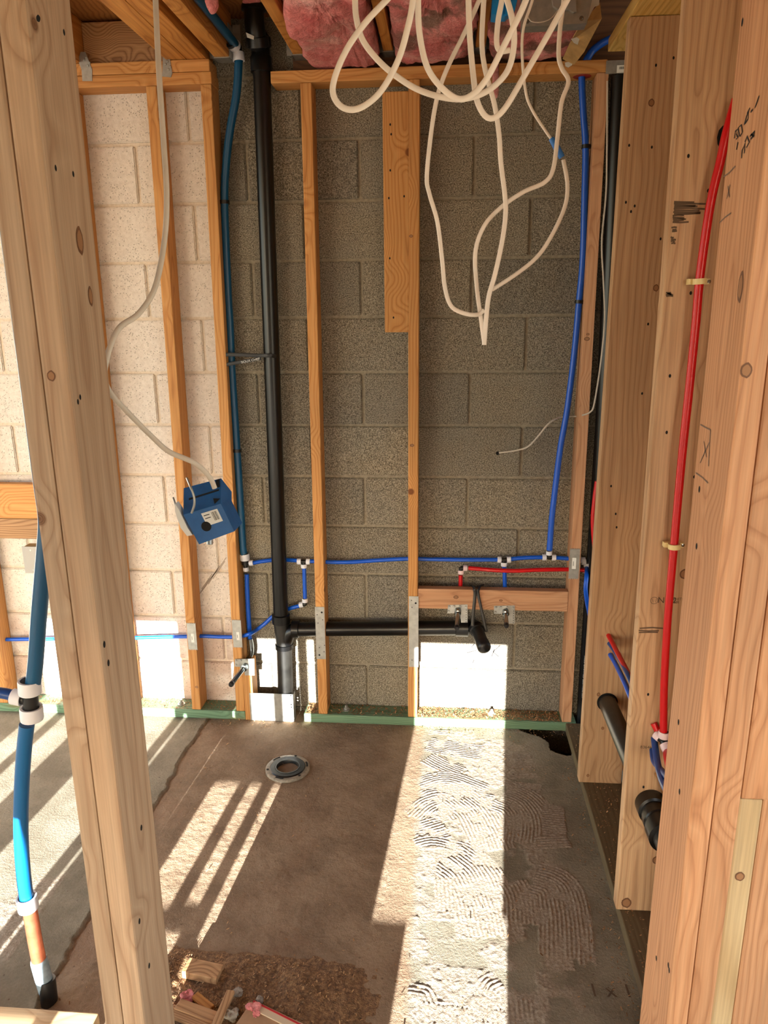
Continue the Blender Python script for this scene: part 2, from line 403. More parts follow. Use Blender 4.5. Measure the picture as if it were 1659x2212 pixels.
def text(name, body, size, pos, right, up, mat, parent, off=0.0008, bold=0.0):
    bpy.context.view_layer.update()
    cu = bpy.data.curves.new(name, 'FONT'); cu.body = body; cu.size = size; cu.align_x = 'CENTER'; cu.align_y = 'CENTER'; cu.offset = bold
    tmp = bpy.data.objects.new(name + '_tmp', cu); COL.objects.link(tmp)
    dg = bpy.context.evaluated_depsgraph_get(); me = bpy.data.meshes.new_from_object(tmp.evaluated_get(dg))
    bpy.data.objects.remove(tmp); me.materials.clear(); me.materials.append(M[mat]); me.name = name
    r = Vector(right).normalized(); u = Vector(up); u = (u - r * u.dot(r)).normalized(); n = r.cross(u)
    org = Vector(parent.get('_org', (0, 0, 0)))
    for v in me.vertices:
        q = Vector(pos) + r * v.co.x + u * v.co.y + n * off - org; v.co = q
    o = bpy.data.objects.new(name, me); COL.objects.link(o); o.parent = parent
    if '_org' not in parent: o.matrix_parent_inverse = parent.matrix_world.inverted()
    return o
def attach(o, parent):
    """keep a world-space mesh where it is while making it a part"""
    bpy.context.view_layer.update()
    o.parent = parent; o.matrix_parent_inverse = parent.matrix_world.inverted(); return o

# value noise --------------------------------------------------------
def _h(ix, iy, iz):
    n = (ix * 374761393 + iy * 668265263 + iz * 2147483647 + 1013904223).astype(np.int64)
    n = (n ^ (n >> 13)) * 1274126177 & 0x7fffffff
    n = (n ^ (n >> 16)) & 0xffff
    return n / 65535.0
def vnoise(x, y, z=None):
    if z is None: z = np.zeros_like(x)
    xi, yi, zi = np.floor(x).astype(np.int64), np.floor(y).astype(np.int64), np.floor(z).astype(np.int64)
    fx, fy, fz = x - xi, y - yi, z - zi
    s = lambda t: t * t * (3 - 2 * t)
    fx, fy, fz = s(fx), s(fy), s(fz); r = 0
    for a in (0, 1):
        for b in (0, 1):
            for c in (0, 1):
                r = r + _h(xi + a, yi + b, zi + c) * (fx if a else 1 - fx) * (fy if b else 1 - fy) * (fz if c else 1 - fz)
    return r
def fbm(x, y, z=None, o=4):
    r = 0; A = 0.5
    for i in range(o):
        r = r + A * vnoise(x * 2 ** i + 7.1 * i, y * 2 ** i + 3.7 * i, None if z is None else z * 2 ** i); A *= 0.5
    return r
#SECTION_STRUCTURE
# ================================================================== STRUCTURE
# ---- floor: three height-field pieces so that the patched trench, the chipped slab edge, the trowel ridges and the hole are real
def heightfield(name, x0, x1, y0, y1, step, fn, parent=None):
    nx = int(round((x1 - x0) / step)) + 1; ny = int(round((y1 - y0) / step)) + 1
    X, Y = np.meshgrid(np.linspace(x0, x1, nx), np.linspace(y0, y1, ny))
    Z, zone = fn(X, Y)
    co = np.stack([X, Y, Z], -1).reshape(-1, 3)
    i = np.arange(nx * ny).reshape(ny, nx)
    f = np.stack([i[:-1, :-1], i[:-1, 1:], i[1:, 1:], i[1:, :-1]], -1).reshape(-1, 4)
    me = bpy.data.meshes.new(name); me.vertices.add(len(co)); me.vertices.foreach_set('co', co.ravel())
    me.loops.add(f.size); me.loops.foreach_set('vertex_index', f.ravel())
    me.polygons.add(len(f)); me.polygons.foreach_set('loop_start', np.arange(0, f.size, 4)); me.polygons.foreach_set('loop_total', np.full(len(f), 4))
    me.update(); me.polygons.foreach_set('use_smooth', np.ones(len(f), bool))
    a = me.color_attributes.new('zone', 'FLOAT_COLOR', 'POINT'); c = np.ones((nx * ny, 4)); c[:, :3] = zone.reshape(-1, 3); a.data.foreach_set('color', c.ravel())
    me.materials.append(M['floor'])
    o = bpy.data.objects.new(name, me); COL.objects.link(o)
    if parent: o.parent = parent
    return o
def sst(v, a, b):
    t = np.clip((v - a) / (b - a), 0, 1); return t * t * (3 - 2 * t)

def comb(px, width, pitch=0.0118):
    P = smoothpts([at(780 + x / 2.9625, 1500 + y / 2.9625, 'Z', 0) for x, y in px], 6)
    return np.array([(p.x, p.y) for p in P]), width, pitch
COMBS = [comb([(430, 242), (585, 242)], .035), comb([(425, 318), (560, 345), (775, 372)], .10), comb([(425, 405), (530, 460), (640, 505)], .09),
         comb([(385, 600), (560, 560), (780, 640)], .12), comb([(390, 665), (520, 630), (860, 690)], .08),
         comb([(345, 790), (430, 715), (540, 690), (620, 790)], .11), comb([(350, 900), (440, 880), (540, 850)], .12),
         comb([(590, 640), (720, 740), (800, 870), (850, 1000)], .15), comb([(350, 960), (480, 940), (700, 1000)], .05),
         comb([(920, 430), (1100, 425)], .10), comb([(930, 520), (1125, 520)], .035), comb([(930, 600), (1150, 625)], .09),
         comb([(900, 650), (1010, 700), (1075, 800), (1070, 960)], .20), comb([(1165, 720), (1290, 735)], .035), comb([(1160, 830), (1310, 845)], .20),
         comb([(1120, 950), (1330, 940)], .06), comb([(560, 1030), (690, 1130), (770, 1290), (830, 1550)], .19), comb([(530, 1180), (540, 1390)], .06),
         comb([(960, 1200), (1010, 1300), (1030, 1470)], .10), comb([(1110, 1170), (1250, 1230), (1300, 1400), (1320, 1700)], .15),
         comb([(300, 1880), (420, 1900), (470, 1990), (560, 2000)], .03), comb([(560, 2000), (550, 2120)], .16), comb([(900, 1850), (820, 1900), (800, 2100)], .08),
         comb([(1000, 1950), (1020, 2109)], .08), comb([(1180, 1720), (1360, 1730)], .04)]
HOLE = [at(x, y, 'Z', 0) for x, y in [(1105, 1540), (1122, 1578), (1140, 1584), (1166, 1590), (1184, 1604), (1190, 1621), (1212, 1629), (1232, 1632), (1260, 1600), (1250, 1540)]]
HP = np.array([(p.x, p.y) for p in HOLE])
def in_poly(X, Y, P):
    ins = np.zeros(X.shape, bool); j = len(P) - 1
    for i in range(len(P)):
        xi, yi = P[i]; xj, yj = P[j]
        c = ((yi > Y) != (yj > Y)) & (X < (xj - xi) * (Y - yi) / (yj - yi + 1e-12) + xi); ins ^= c; j = i
    return ins
PATCH_L, PATCH_R = -1.0, -0.075
def fn_right(X, Y):
    base = 0.0006 * fbm(X * 18, Y * 18)
    Z = base.copy(); thin = np.zeros_like(X)
    rough = sst(fbm(X * 9 + 3, Y * 9), 0.46, 0.60)
    # ragged thinset skin between the patch and the clean slab
    side = sst(X, PATCH_R - 0.02, PATCH_R + 0.02) * (1 - sst(X, 0.28, 0.42))
    lump = fbm(X * 62, Y * 62, o=4)
    skin = sst(fbm(X * 13 + 11, Y * 13 + 5), 0.40, 0.50) * side
    Z += skin * (0.0005 + 0.0030 * np.clip(lump - 0.42, 0, 1) * 2.2); thin = np.maximum(thin, skin * 0.8)
    for pts, wdt, pitch in COMBS:
        lo = pts.min(0) - wdt; hi = pts.max(0) + wdt
        m = (X > lo[0]) & (X < hi[0]) & (Y > lo[1]) & (Y < hi[1])
        if not m.any(): continue
        x = X[m]; y = Y[m]; best = np.full(x.shape, 9.0); u = np.zeros_like(x); tt = np.zeros_like(x); n = len(pts) - 1
        for i in range(n):
            d = pts[i + 1] - pts[i]; L = np.hypot(*d); d = d / (L + 1e-9)
            s = (x - pts[i][0]) * d[0] + (y - pts[i][1]) * d[1]; v = -(x - pts[i][0]) * d[1] + (y - pts[i][1]) * d[0]
            sc = np.clip(s, 0, L); dist = np.hypot(s - sc, v); b = dist < best
            best[b] = dist[b]; u[b] = v[b]; tt[b] = ((i + np.clip(s / L, -1 if i == 0 else 0, 2 if i == n - 1 else 1)) / n)[b]
        jag = 0.06 * (vnoise(u * 90 + 5, tt * 0 + 3) - 0.5)
        inside = (np.abs(u) < wdt / 2) & (tt > 0 + jag) & (tt < 1 + jag) & (best < wdt * 0.51)
        ph = u / pitch + 0.25 * vnoise(x * 30, y * 30)
        rid = (0.5 + 0.5 * np.cos(2 * np.pi * ph)) ** 2.0
        brk = sst(fbm(x * 24 + 2, y * 24 + 9), 0.34, 0.50)
        h = 0.0005 + 0.0024 * rid * (0.12 + 0.88 * brk) * (0.8 + 0.5 * vnoise(x * 140, y * 140))
        zz = Z[m]; zz[inside] = h[inside]; Z[m] = zz; th = thin[m]; th[inside] = 0.9; thin[m] = th
    pt = 1 - sst(X + 0.02 * (fbm(X * 25, Y * 25) - .45), PATCH_R - 0.015, PATCH_R + 0.015)
    Z = np.where(pt > 0.5, np.maximum(Z, 0.0030 * fbm(X * 60, Y * 70) - 0.0010), Z)
    thin = thin * (1 - 0.6 * pt)
    hole = in_poly(X + 0.008 * (vnoise(X * 60, Y * 60) - .5), Y + 0.008 * (vnoise(X * 60 + 9, Y * 60) - .5), HP)
    Z = np.where(hole, -0.13 - 0.05 * fbm(X * 25, Y * 25), Z); thin = np.where(hole, 0, thin)
    return Z, np.stack([np.where(hole, 0, pt), thin, hole * 1.0], -1)
def fn_left(X, Y):
    edge = PATCH_L + 0.035 * (fbm(X * 0 + 3, Y * 9) - .47) + 0.02 * (fbm(X * 20, Y * 40) - .45)
    pt = sst(X, edge - 0.004, edge + 0.004); crk = np.exp(-((X - edge) / 0.008) ** 2)
    patch = 0.0042 * (fbm(X * 60, Y * 75, o=3) - .45) + 0.004 * (fbm(X * 6, Y * 6) - .45) - 0.006 * (1 - sst(X, edge, edge + 0.10)) - 0.010 * crk * fbm(X * 70, Y * 70)
    slab = 0.0012 * (fbm(X * 20, Y * 20) - .45) + 0.003 * crk * fbm(X * 50, Y * 50)
    rough = sst(fbm(X * 5 + 4, Y * 5 + 1), .46, .54) * (X < -1.15) * sst(-Y, .75, .85)
    slab = slab + rough * 0.006 * np.clip(fbm(X * 80, Y * 80) - .35, 0, 1)
    Z = slab * (1 - pt) + patch * pt
    return Z, np.stack([pt, rough * (1 - pt) * .8, 0.0 * crk], -1)
FX0, FX1, FY0 = -2.4, 0.56, -1.98
SPLIT = -0.16
floor = struct(heightfield('floor', FX0, SPLIT, FY0, 0.0, 0.0055, fn_left))
rs = heightfield('trowelled_slab', SPLIT, FX1, FY0, 0.0, 0.003, fn_right, floor)
mb = MB()
for a, b in [((FX1, -4.4, -.2), (3.4, 0.0, 0.0)), ((-4.0, -4.4, -.2), (FX0, 0.0, 0.0)), ((FX0, -4.4, -.2), (FX1, FY0, 0.0))]: mb.box(a, b)
ofl = mb.build('outer_slab', 'floor', floor)

# ---- block wall: every block is a piece of its own on the mortar bed
HB = 0.2032; J0 = 2.2566; HX0 = -0.3162
wall = struct(MB().box((-2.9, 0.0095, -0.3), (1.62, 0.2, 2.95)).build('wall_back', 'mortar'))
bm = bmesh.new(); bmesh.ops.create_cube(bm, size=1.0)
for v in bm.verts: v.co = Vector((v.co.x * (2 * HB - 0.0115), v.co.y * 0.05, v.co.z * (HB - 0.0115)))
bmesh.ops.bevel(bm, geom=bm.edges[:], offset=0.0038, segments=2, affect='EDGES')
bme = bpy.data.meshes.new('concrete_block'); bm.to_mesh(bme); bm.free(); bme.materials.append(M['block'])
for k in range(-3, 11 + 1):
    zc = J0 - HB * k - HB / 2
    odd = (k % 2 != 0)
    for n in range(-14, 10):
        if (n % 2 != 0) != odd: continue
        xc = HX0 + HB * (n + 1)
        if xc < -2.75 or xc > 1.5: continue
        o = bpy.data.objects.new('concrete_block', bme); COL.objects.link(o); o.parent = wall
        o.location = (xc + rnd.uniform(-.001, .001), 0.025 + rnd.uniform(-0.0012, 0.0012), zc + rnd.uniform(-.0007, .0007))

# marker and pencil writing on the blocks
ribbons('marker_letter', pxlines([[(1068, 1402), (1062, 1418)], [(1080, 1394), (1065, 1408), (1077, 1418)]], 'Y', 0), 0.004, 'ink', wall, (0, -1, 0))
ribbons('marker_fraction', pxlines([[(1025, 1390), (1019, 1397), (1028, 1405), (1008, 1410)], [(1058, 1478), (1066, 1470), (1060, 1490), (1069, 1483)], [(1052, 1470), (1062, 1497)],
    [(1048, 1494), (1055, 1486), (1050, 1500)], [(1076, 1470), (1078, 1476)], [(1082, 1472), (1084, 1477)], [(1024, 1425), (1021, 1432)], [(1040, 1486), (1050, 1492)]], 'Y', 0), 0.0035, 'ink', wall, (0, -1, 0))
s8 = 3.95
def z8(L): return [[(230 + x / s8, 1000 + y / s8) for x, y in l] for l in L]
ribbons('marker_scrawl', pxlines(z8([[(885, 1800), (865, 1830), (875, 1862), (905, 1850), (905, 1815)], [(855, 1890), (890, 1880), (900, 1905), (870, 1915)], [(860, 1950), (895, 1935)],
    [(860, 1990), (885, 1970), (900, 1990), (880, 2010), (862, 1995)], [(900, 1700), (930, 1900), (945, 2010)], [(1025, 1720), (1040, 1850), (1050, 2005)], [(970, 1770), (1065, 1775)],
    [(990, 1850), (955, 1870), (960, 1915), (1000, 1930), (985, 1880)], [(950, 1960), (1000, 1945), (1010, 1985), (960, 2005)], [(985, 2010), (1090, 2000)], [(1020, 1980), (1060, 1960)], [(845, 1735), (870, 1730)]]), 'Y', 0), 0.0042, 'ink', wall, (0, -1, 0))
ribbons('pencil_scrape', pxlines([[(431, 1283), (445, 1265), (462, 1240), (478, 1220), (489, 1204)], [(434, 1279), (452, 1252), (470, 1232)], [(436, 1272), (458, 1240)], [(450, 1262), (474, 1222)], [(460, 1250), (486, 1212)]], 'Y', 0), 0.0035, 'smudge', wall, (0, -1, 0))

# ---- roof deck, added unseen front wall with slots shaped for the sun patches, ground outside
ceil = struct(MB().box((-4.0, -4.4, 2.642), (3.4, 0.2, 2.70)).build('ceiling', 'deck'))
WY = -3.60
def hole_rect(c0, c1, h0, h1): return (c0 + 0.077 * WY, c1 + 0.077 * WY, h0 - 0.218 * WY, h1 - 0.218 * WY)
holes = [hole_rect(*q) for q in [(-.105, .262, -.245, .335), (-.006, .275, -.78, -.235), (-.572, -.535, -.30, -.113), (-.572, -.535, -.02, .335),
         (-.657, -.615, -.240, -.113), (-.657, -.615, -.02, .335), (-.79, -.698, -.245, -.113), (-.79, -.698, -.02, .335), (-.80, -.626, -.70, -.262),
         (-1.335, -1.132, -.78, .40), (-1.61, -1.50, -.78, .40), (-1.75, -1.655, -.78, .40), (-1.09, -1.08, -.60, .0), (-.901, -.871, -.26, .22), (-1.0, -.845, -.36, -.292)]]
holes += [(0.95, 3.1, 0.05, 2.35), (-3.8, -2.35, 0.05, 2.35)]  # large side openings added to let sky light in
xs = sorted({-4.0, 3.4} | {v for h in holes for v in h[:2]}); zs = sorted({0.0, 2.642} | {max(v, 0.02) for h in holes for v in h[2:]})
mb = MB()
for i in range(len(xs) - 1):
    j = 0
    while j < len(zs) - 1:
        xm = (xs[i] + xs[i + 1]) / 2
        open_ = lambda zm: any(h[0] < xm < h[1] and h[2] < zm < h[3] for h in holes)
        if open_((zs[j] + zs[j + 1]) / 2): j += 1; continue
        k = j
        while k < len(zs) - 1 and not open_((zs[k] + zs[k + 1]) / 2): k += 1
        mb.box((xs[i], WY - 0.018, zs[j]), (xs[i + 1], WY, zs[k])); j = k
struct(mb.build('wall_sun_slots', 'slot_wall'))
gr = MB().box((-40, -60, -0.35), (40, -4.4, -0.12)).build('ground', 'outside'); struct(gr)  # unseen ground, put in to bounce sunlight through the openings
struct(MB().box((0.66, -1.45, 0.039), (0.672, -0.26, 2.44)).build('wall_right', 'deck'))
# ================================================================== LUMBER
GW = 'wall studs against the block wall'
FZ = 0.0381; FD = 0.0889
def wstud(x0b, x1b, x0t, x1t, zt, mat, label, z0=FZ, name='wall_stud'):
    return lumber(name, ((x0b + x1b) / 2, -FD / 2, z0), ((x0t + x1t) / 2, -FD / 2, zt), 0.0381, FD - 0.001, mat, label, 'stud', GW)
S0 = wstud(-1.917, -1.879, -1.90, -1.862, 2.42, 'fir', 'orange wall stud at the left edge below the horizontal blocking')
S1 = wstud(-1.353, -1.315, -1.341, -1.303, 2.42, 'fir', 'orange wall stud mostly hidden behind the double door post')
S2 = wstud(-1.0595, -1.0214, -1.0395, -1.0014, 2.42, 'fir', 'orange wall stud behind the hanging blue box, on painted block')
S3 = wstud(-0.8684, -0.8303, -0.8480, -0.8099, 2.42, 'fir', 'orange wall stud beside the thick dark blue riser, edge of painted block')
S4 = wstud(-0.5165, -0.4784, -0.5035, -0.4654, 2.414, 'fir', 'orange wall stud just right of the black vent stack')
S5 = wstud(-0.1410, -0.1029, -0.1380, -0.0999, 2.414, 'fir', 'orange wall stud in the middle with the long steel plate, short board beside it')
S6 = wstud(0.4885, 0.5266, 0.4790, 0.5171, 2.414, 'firR', 'right-hand wall stud of the grey block wall beside the blue riser')
lumber('nailer_board', (-0.1795, -0.0695, 1.593), (-0.1815, -0.0695, 2.379), FD, 0.0381, 'fir', 'short flat orange board nailed to the left of the middle stud', 'board')
boxlumber('blocking', (-0.1015, -0.0860, 0.5215), (0.4860, -0.0479, 0.6055), 'X', 'firR', 'horizontal blocking board carrying two pipe brackets between two studs', 'board')
boxlumber('blocking', (-2.35, -FD, 0.872), (-1.3545, -0.052, 1.015), 'X', 'fir', 'orange horizontal blocking at left edge behind the door post, upper board', 'board')
boxlumber('blocking', (-2.35, -FD + .002, 0.786), (-1.3545, -0.052, 0.870), 'X', 'scrap', 'brownish horizontal blocking at left edge, lower board above the steel box', 'board')
sS = boxlumber('cripple_stud', (-0.8285, -0.094, 0.0), (-0.7905, -0.012, 0.262), 'Z', 'fir', 'short cripple stud under the toilet supply bracket beside the steel sheet', 'stud')
boxlumber('bottom_plate', (-2.38, -0.0915, 0.0), (-0.8295, -0.0005, FZ), 'X', 'green', 'green treated bottom plate along the painted block wall at left', 'plate')
boxlumber('bottom_plate', (-0.578, -0.0915, 0.0), (0.546, -0.0005, FZ), 'X', 'green', 'green treated bottom plate along the grey block wall', 'plate')
boxlumber('top_plate', (-2.38, -FD, 2.4205), (-0.808, 0.0, 2.4580), 'X', 'fir', 'lower board of the double top plate over the painted wall', 'plate')
boxlumber('top_plate', (-2.38, -FD, 2.4590), (-0.812, 0.0, 2.4965), 'X', 'fir', 'upper board of the double top plate under the left rafters', 'plate')
boxlumber('top_plate', (-0.604, -FD, 2.4145), (0.511, 0.0, 2.4525), 'X', 'fir', 'single top plate over the grey block wall, below the pink insulation', 'plate')

# rafters (run towards the viewer)
RZ = 2.498; RT = 2.641; GR = 'roof rafters'
def rafter(x0, x1, yend, label, mat='rafter', y0=-3.5): return boxlumber('rafter', (x0, y0, RZ), (x1, yend, RT), 'Y', mat, label, 'rafter', GR)
rafter(-1.325, -1.264, -0.003, 'rafter at far left end with a twisted steel tie, above the door post')
rafter(-0.9620, -0.8920, -0.003, 'left member of the doubled rafter pair beside the hanging white cable')
rafter(-0.8905, -0.8230, -0.003, 'right member of the doubled rafter pair on the double top plate')
rafter(-0.7920, -0.7405, -0.045, 'rafter with the dark blue pipe strapped along its side')
rafter(-0.5240, -0.4855, -0.045, 'rafter between the black vent stack and the pink insulation')
rafter(-0.2213, -0.1885, -0.045, 'rafter between the clean pink batt and the dirty pink batt')
rafter(0.0820, 0.1145, -0.045, 'rafter at right between two pink batts, behind the hanging cables')
boxlumber('blocking', (-1.263, -0.052, 2.4975), (-0.963, -0.014, 2.632), 'X', 'scrap', 'brown blocking board between left rafters above the double plate', 'board')
boxlumber('ledger_board', (-0.535, -0.042, 2.4560), (1.40, -0.004, 2.640), 'X', 'dark_wood', 'shade-darkened ledger board on top of the block wall behind the rafters', 'board')
GH = 'rafter hangers on the ledger'
def hanger(x0, x1, label):
    xm = (x0 + x1) / 2; t = thing('rafter_hanger', (xm, -0.07, RZ), label, 'hanger', GH)
    mb = MB(); mb.box((x0 - .003, -0.100, RZ - .004), (x1 + .003, -0.043, RZ - .001)); mb.box((x0 - .004, -0.100, RZ - .004), (x0 - .001, -0.043, RZ + .10)); mb.box((x1 + .001, -0.100, RZ - .004), (x1 + .004, -0.043, RZ + .10))
    mb.build('saddle', 'steel', t)
    MB().box((x0 - .03, -0.0455, RZ + .01), (x0 - .004, -0.043, RZ + .11)).build('flange', 'steel', t)
    MB().box((x1 + .004, -0.0455, RZ + .01), (x1 + .03, -0.043, RZ + .11)).build('flange', 'steel', t)
hanger(-0.7920, -0.7405, 'steel hanger under the rafter with the dark blue pipe'); hanger(-0.5240, -0.4855, 'steel hanger under the rafter right of the vent stack')
hanger(-0.2213, -0.1885, 'steel hanger under the rafter between two pink batts'); hanger(0.0820, 0.1145, 'steel hanger under the rafter behind the cables')

# hurricane ties
def tie(px, label):
    Y = -FD - 0.002
    P = [at(x, y, 'Y', Y) for x, y in px]; c = sum(P, Vector()) / len(P)
    t = thing('hurricane_tie', c, label, 'metal tie', 'hurricane ties on the double plate')
    MB().prism(P, (0, 0.0018, 0)).build('strap', 'steel', t)
    mb = MB()
    for i in range(4):
        q = P[0].lerp(P[2], 0.3 + 0.16 * i) + Vector((0.006 * (-1) ** i, -0.0008, 0)); mb.lathe(q, (0, -1, 0), [(0.0001, .0022), (.003, .0018), (.0042, 0)], 10)
    mb.build('nail_head', 'steel', t, True)
tie([(174, 112), (184, 112), (199, 150), (199, 175), (178, 175), (176, 150), (168, 130)], 'galvanised hurricane tie at left, beside the door post')
tie([(352, 122), (366, 122), (372, 158), (369, 167), (350, 165)], 'galvanised hurricane tie behind the hanging grey-white cable')

# right-hand partition (2x6) running towards the viewer
GP = 'studs of the right-hand partition'
P1 = boxlumber('partition_stud', (0.489, -0.4935, FZ), (0.6370, -0.4554, 2.441), 'Z', 'white_fir', 'wide pale partition stud nearest the block wall, black pipe through it', 'stud', GP)
P2 = lumber('partition_stud', (0.564, -1.064, FZ), (0.546, -1.064, 2.441), 0.1397, 0.0381, 'white_fir', 'wide pale partition stud behind the long red pipe', 'stud', GP)
boxlumber('bottom_plate', (0.5035, -1.60, 0.0), (0.6432, -0.092, FZ), 'Y', 'plate_r', 'dusty treated bottom plate of the right partition running to the block wall', 'plate')
boxlumber('top_plate', (0.489, -3.4, 2.442), (0.6287, -0.195, 2.4795), 'Y', 'yellow', 'yellowish top plate of the right partition at top right', 'plate')

# door posts in the foreground
D0, D1 = -1.74, -1.60
GD = 'foreground door framing'
boxlumber('door_stud', (-0.6268, D0, 0), (-0.583, D1, 2.6), 'Z', 'pine', 'pale foreground door post at left, nearest the opening', 'stud', GD, bev=0.005)
boxlumber('door_stud', (-0.6665, D0 + .002, 0), (-0.6283, D1 + .002, 2.6), 'Z', 'pine', 'outer foreground stud at left edge, straight grained, beside the door post', 'stud', GD, bev=0.005)
RX = 0.4215
DR = boxlumber('door_stud', (RX, D0, 0), (RX + .0375, D1 + .01, 2.6), 'Z', 'firR', 'foreground door post at right with handwriting and pencil marks', 'stud', GD, bev=0.004)
boxlumber('door_stud', (RX + .039, D0 + .003, 0), (RX + .0815, D1, 2.6), 'Z', 'firR', 'second foreground stud behind the dark gap at right edge', 'stud', GD, bev=0.004)
boxlumber('door_stud', (RX + .083, D0 + .006, 0.868), (RX + .22, D1, 2.6), 'Z', 'firR', 'reddish foreground stud at lower right edge, cut off above the knotty piece', 'stud', GD, bev=0.004)
boxlumber('door_stud', (RX + .083, D0 + .010, 0), (RX + .121, D1, 0.866), 'Z', 'sap', 'short pale knotty stud standing under the cut reddish stud', 'stud', GD, bev=0.004)
boxlumber('door_stud', (RX + .1225, D0 + .014, 0), (RX + .22, D1, 0.866), 'Z', 'firR', 'short orange stud at the lower right corner beside the knotty piece', 'stud', GD, bev=0.004)
boxlumber('floor_board', (-1.9, -1.590, 0.001), (-0.8165, -1.5015, 0.0385), 'X', 'sap', 'pale board lying on the floor at lower left corner', 'board')

# pencil marks and writing on the right door post (its face towards the opening)
XF = RX
def rz(L, ox, oy, s): return [[(ox + x / s, oy + y / s) for x, y in l] for l in L]
for nm, L, wd, mt in [('pencil_mark', rz([[(630, 1200), (680, 1230), (752, 1265)], [(752, 1265), (740, 1400), (725, 1700)], [(735, 1415), (680, 1530), (625, 1660)], [(670, 1400), (700, 1590)], [(575, 1780), (650, 1830), (720, 1900)]], 1400, 700, 5.53), 0.0022, 'pencil'),
                      ('pencil_mark', rz([[(1350, 1245), (1390, 1215), (1432, 1170)], [(1380, 1310), (1390, 1390)], [(1372, 1400), (1395, 1300)], [(1320, 1570), (1360, 1530), (1402, 1500)]], 1150, 0, 3.26), 0.0022, 'pencil'),
                      ('handwriting', rz([[(1425, 975), (1432, 925), (1450, 910), (1440, 945), (1450, 970), (1438, 980)], [(1460, 960), (1452, 900), (1475, 880), (1482, 930), (1465, 960)], [(1495, 880), (1510, 820), (1525, 790), (1520, 840), (1500, 870)], [(1515, 800), (1535, 760)], [(1540, 790), (1555, 770)], [(1570, 760), (1600, 675)],
                                             [(1440, 1055), (1450, 1000)], [(1475, 1115), (1480, 1060), (1500, 1010), (1495, 1080)], [(1500, 1000), (1515, 960), (1530, 1000), (1510, 1040)], [(1535, 960), (1570, 925), (1560, 955), (1540, 980)], [(1545, 945), (1565, 960)]], 1150, 0, 3.26), 0.0030, 'ink')]:
    attach(ribbons(nm, pxlines(L, 'X', XF), wd, mt, None, (-1, 0, 0)), DR)

# grade stamps and smears on the partition stud behind the red pipe
YP2 = -1.0831
for body, x, y, sz in [('No 2', 1441, 1297, .022), ('WHITE', 1463, 1294, .010), ('FIR', 1461, 1301, .010), ('836461', 1398, 1614, .012)]:
    bpy.context.view_layer.update()
    text('grade_stamp', body, sz, at(x, y, 'Y', YP2), (1, 0, 0), (0, 0, 1), 'stamp', P2)
cc = at(1413, 1297, 'Y', YP2)
attach(ribbons('grade_stamp', [[cc + Vector((.009 * math.cos(t * .5), 0, .009 * math.sin(t * .5))) for t in range(14)], [cc + Vector((-.005, 0, .004)), cc + Vector((-.002, 0, -.005)), cc + Vector((0, 0, .002)), cc + Vector((.003, 0, -.005)), cc + Vector((.005, 0, .004))]], 0.0012, 'stamp', None, (0, -1, 0)), P2)
for (xa, xb, ya, yb, n) in [(1454, 1530, 436, 462, 8), (1452, 1490, 466, 480, 5), (1450, 1466, 492, 500, 3), (1448, 1460, 512, 526, 4), (1438, 1458, 632, 640, 4), (1379, 1450, 1357, 1366, 3)]:
    sm = []
    for i in range(n):
        yy = ya + (yb - ya) * i / max(1, n - 1); e = xb - rnd.uniform(0, .45) * (xb - xa)
        sm.append([(xa + rnd.uniform(0, 3), yy), ((xa + e) / 2, yy + rnd.uniform(-1.5, 1.5)), (e, yy + rnd.uniform(-1.5, 1.5))])
    stuff(attach(ribbons('black_smear', pxlines(sm, 'Y', YP2), 0.0036, 'smear', None, (0, -1, 0)), P2))
bpy.context.view_layer.update()
text('floor_marking', '1 x 1 x', 0.055, at(1338, 2142, 'Z', 0.003), (1, 0.05, 0), (-.05, 1, 0), 'stamp', floor)

# knots and nail holes in the lumber
def knot(par, x, y, ax, v, r, el=1.2, dark=False):
    c = at(x, y, ax, v); nrm = Vector((0, -1, 0)) if ax == 'Y' else Vector((1 if v < -.1 else -1, 0, 0)); u = Vector((0, 0, 1)); w = nrm.cross(u)
    def disc(r0, off): return [c + nrm * off + w * r0 * math.cos(t * .449) + u * r0 * el * math.sin(t * .449) * (1 + .08 * math.sin(t * 2.1)) for t in range(14)]
    mb = MB(); o_ = disc(r, .0004); mb.add(o_, [tuple(range(14))]); attach(mb.build('knot', 'knot_rim' if not dark else 'dark'), par)
    if not dark:
        mb = MB(); mb.add(disc(r * .72, .0007), [tuple(range(14))]); attach(mb.build('knot', 'knot_heart'), par)
def nailhole(par, x, y, ax, v, r=.0035): knot(par, x, y, ax, v, r, 1.5, True)
DL = bpy.data.objects['door_stud']; DK = bpy.data.objects['door_stud.001']
for x, y in [(83, 40), (138, 70), (120, 363), (158, 376), (168, 868), (173, 858)]: nailhole(DL, x, y, 'X' if x > 95 else 'Y', -.583 if x > 95 else D0, .003)
for x, y in [(225, 1392), (234, 1432), (301, 1990), (322, 2086), (305, 1788)]: nailhole(DL, x, y, 'X', -.583, .0042)
knot(DL, 111, 812, 'Y', D0, .0070); knot(DL, 172, 520, 'X', -.583, .012, 1.8); knot(DL, 195, 640, 'X', -.583, .008, 2.0)
for x, y, r in [(1407, 222, .0085), (1417, 622, .0085), (1293, 1500, .006), (1302, 1573, .005), (1270, 1675, .005)]: knot(P1, x, y, 'Y', -.4935, r)
for x, y in [(1417, 141), (1455, 125), (1359, 314), (1408, 318), (1352, 437), (1371, 445), (1363, 457), (1427, 516), (1400, 700), (1387, 850), (1320, 1050), (1330, 1110), (1332, 1139)]: nailhole(P1, x, y, 'Y', -.4935, .0028)
knot(P2, 1572, 296, 'Y', YP2, .022, 1.3, True)
for x, y, r in [(1478, 1240, .011), (1418, 1858, .011), (1353, 1950, .014)]: knot(P2, x, y, 'Y', YP2, r)
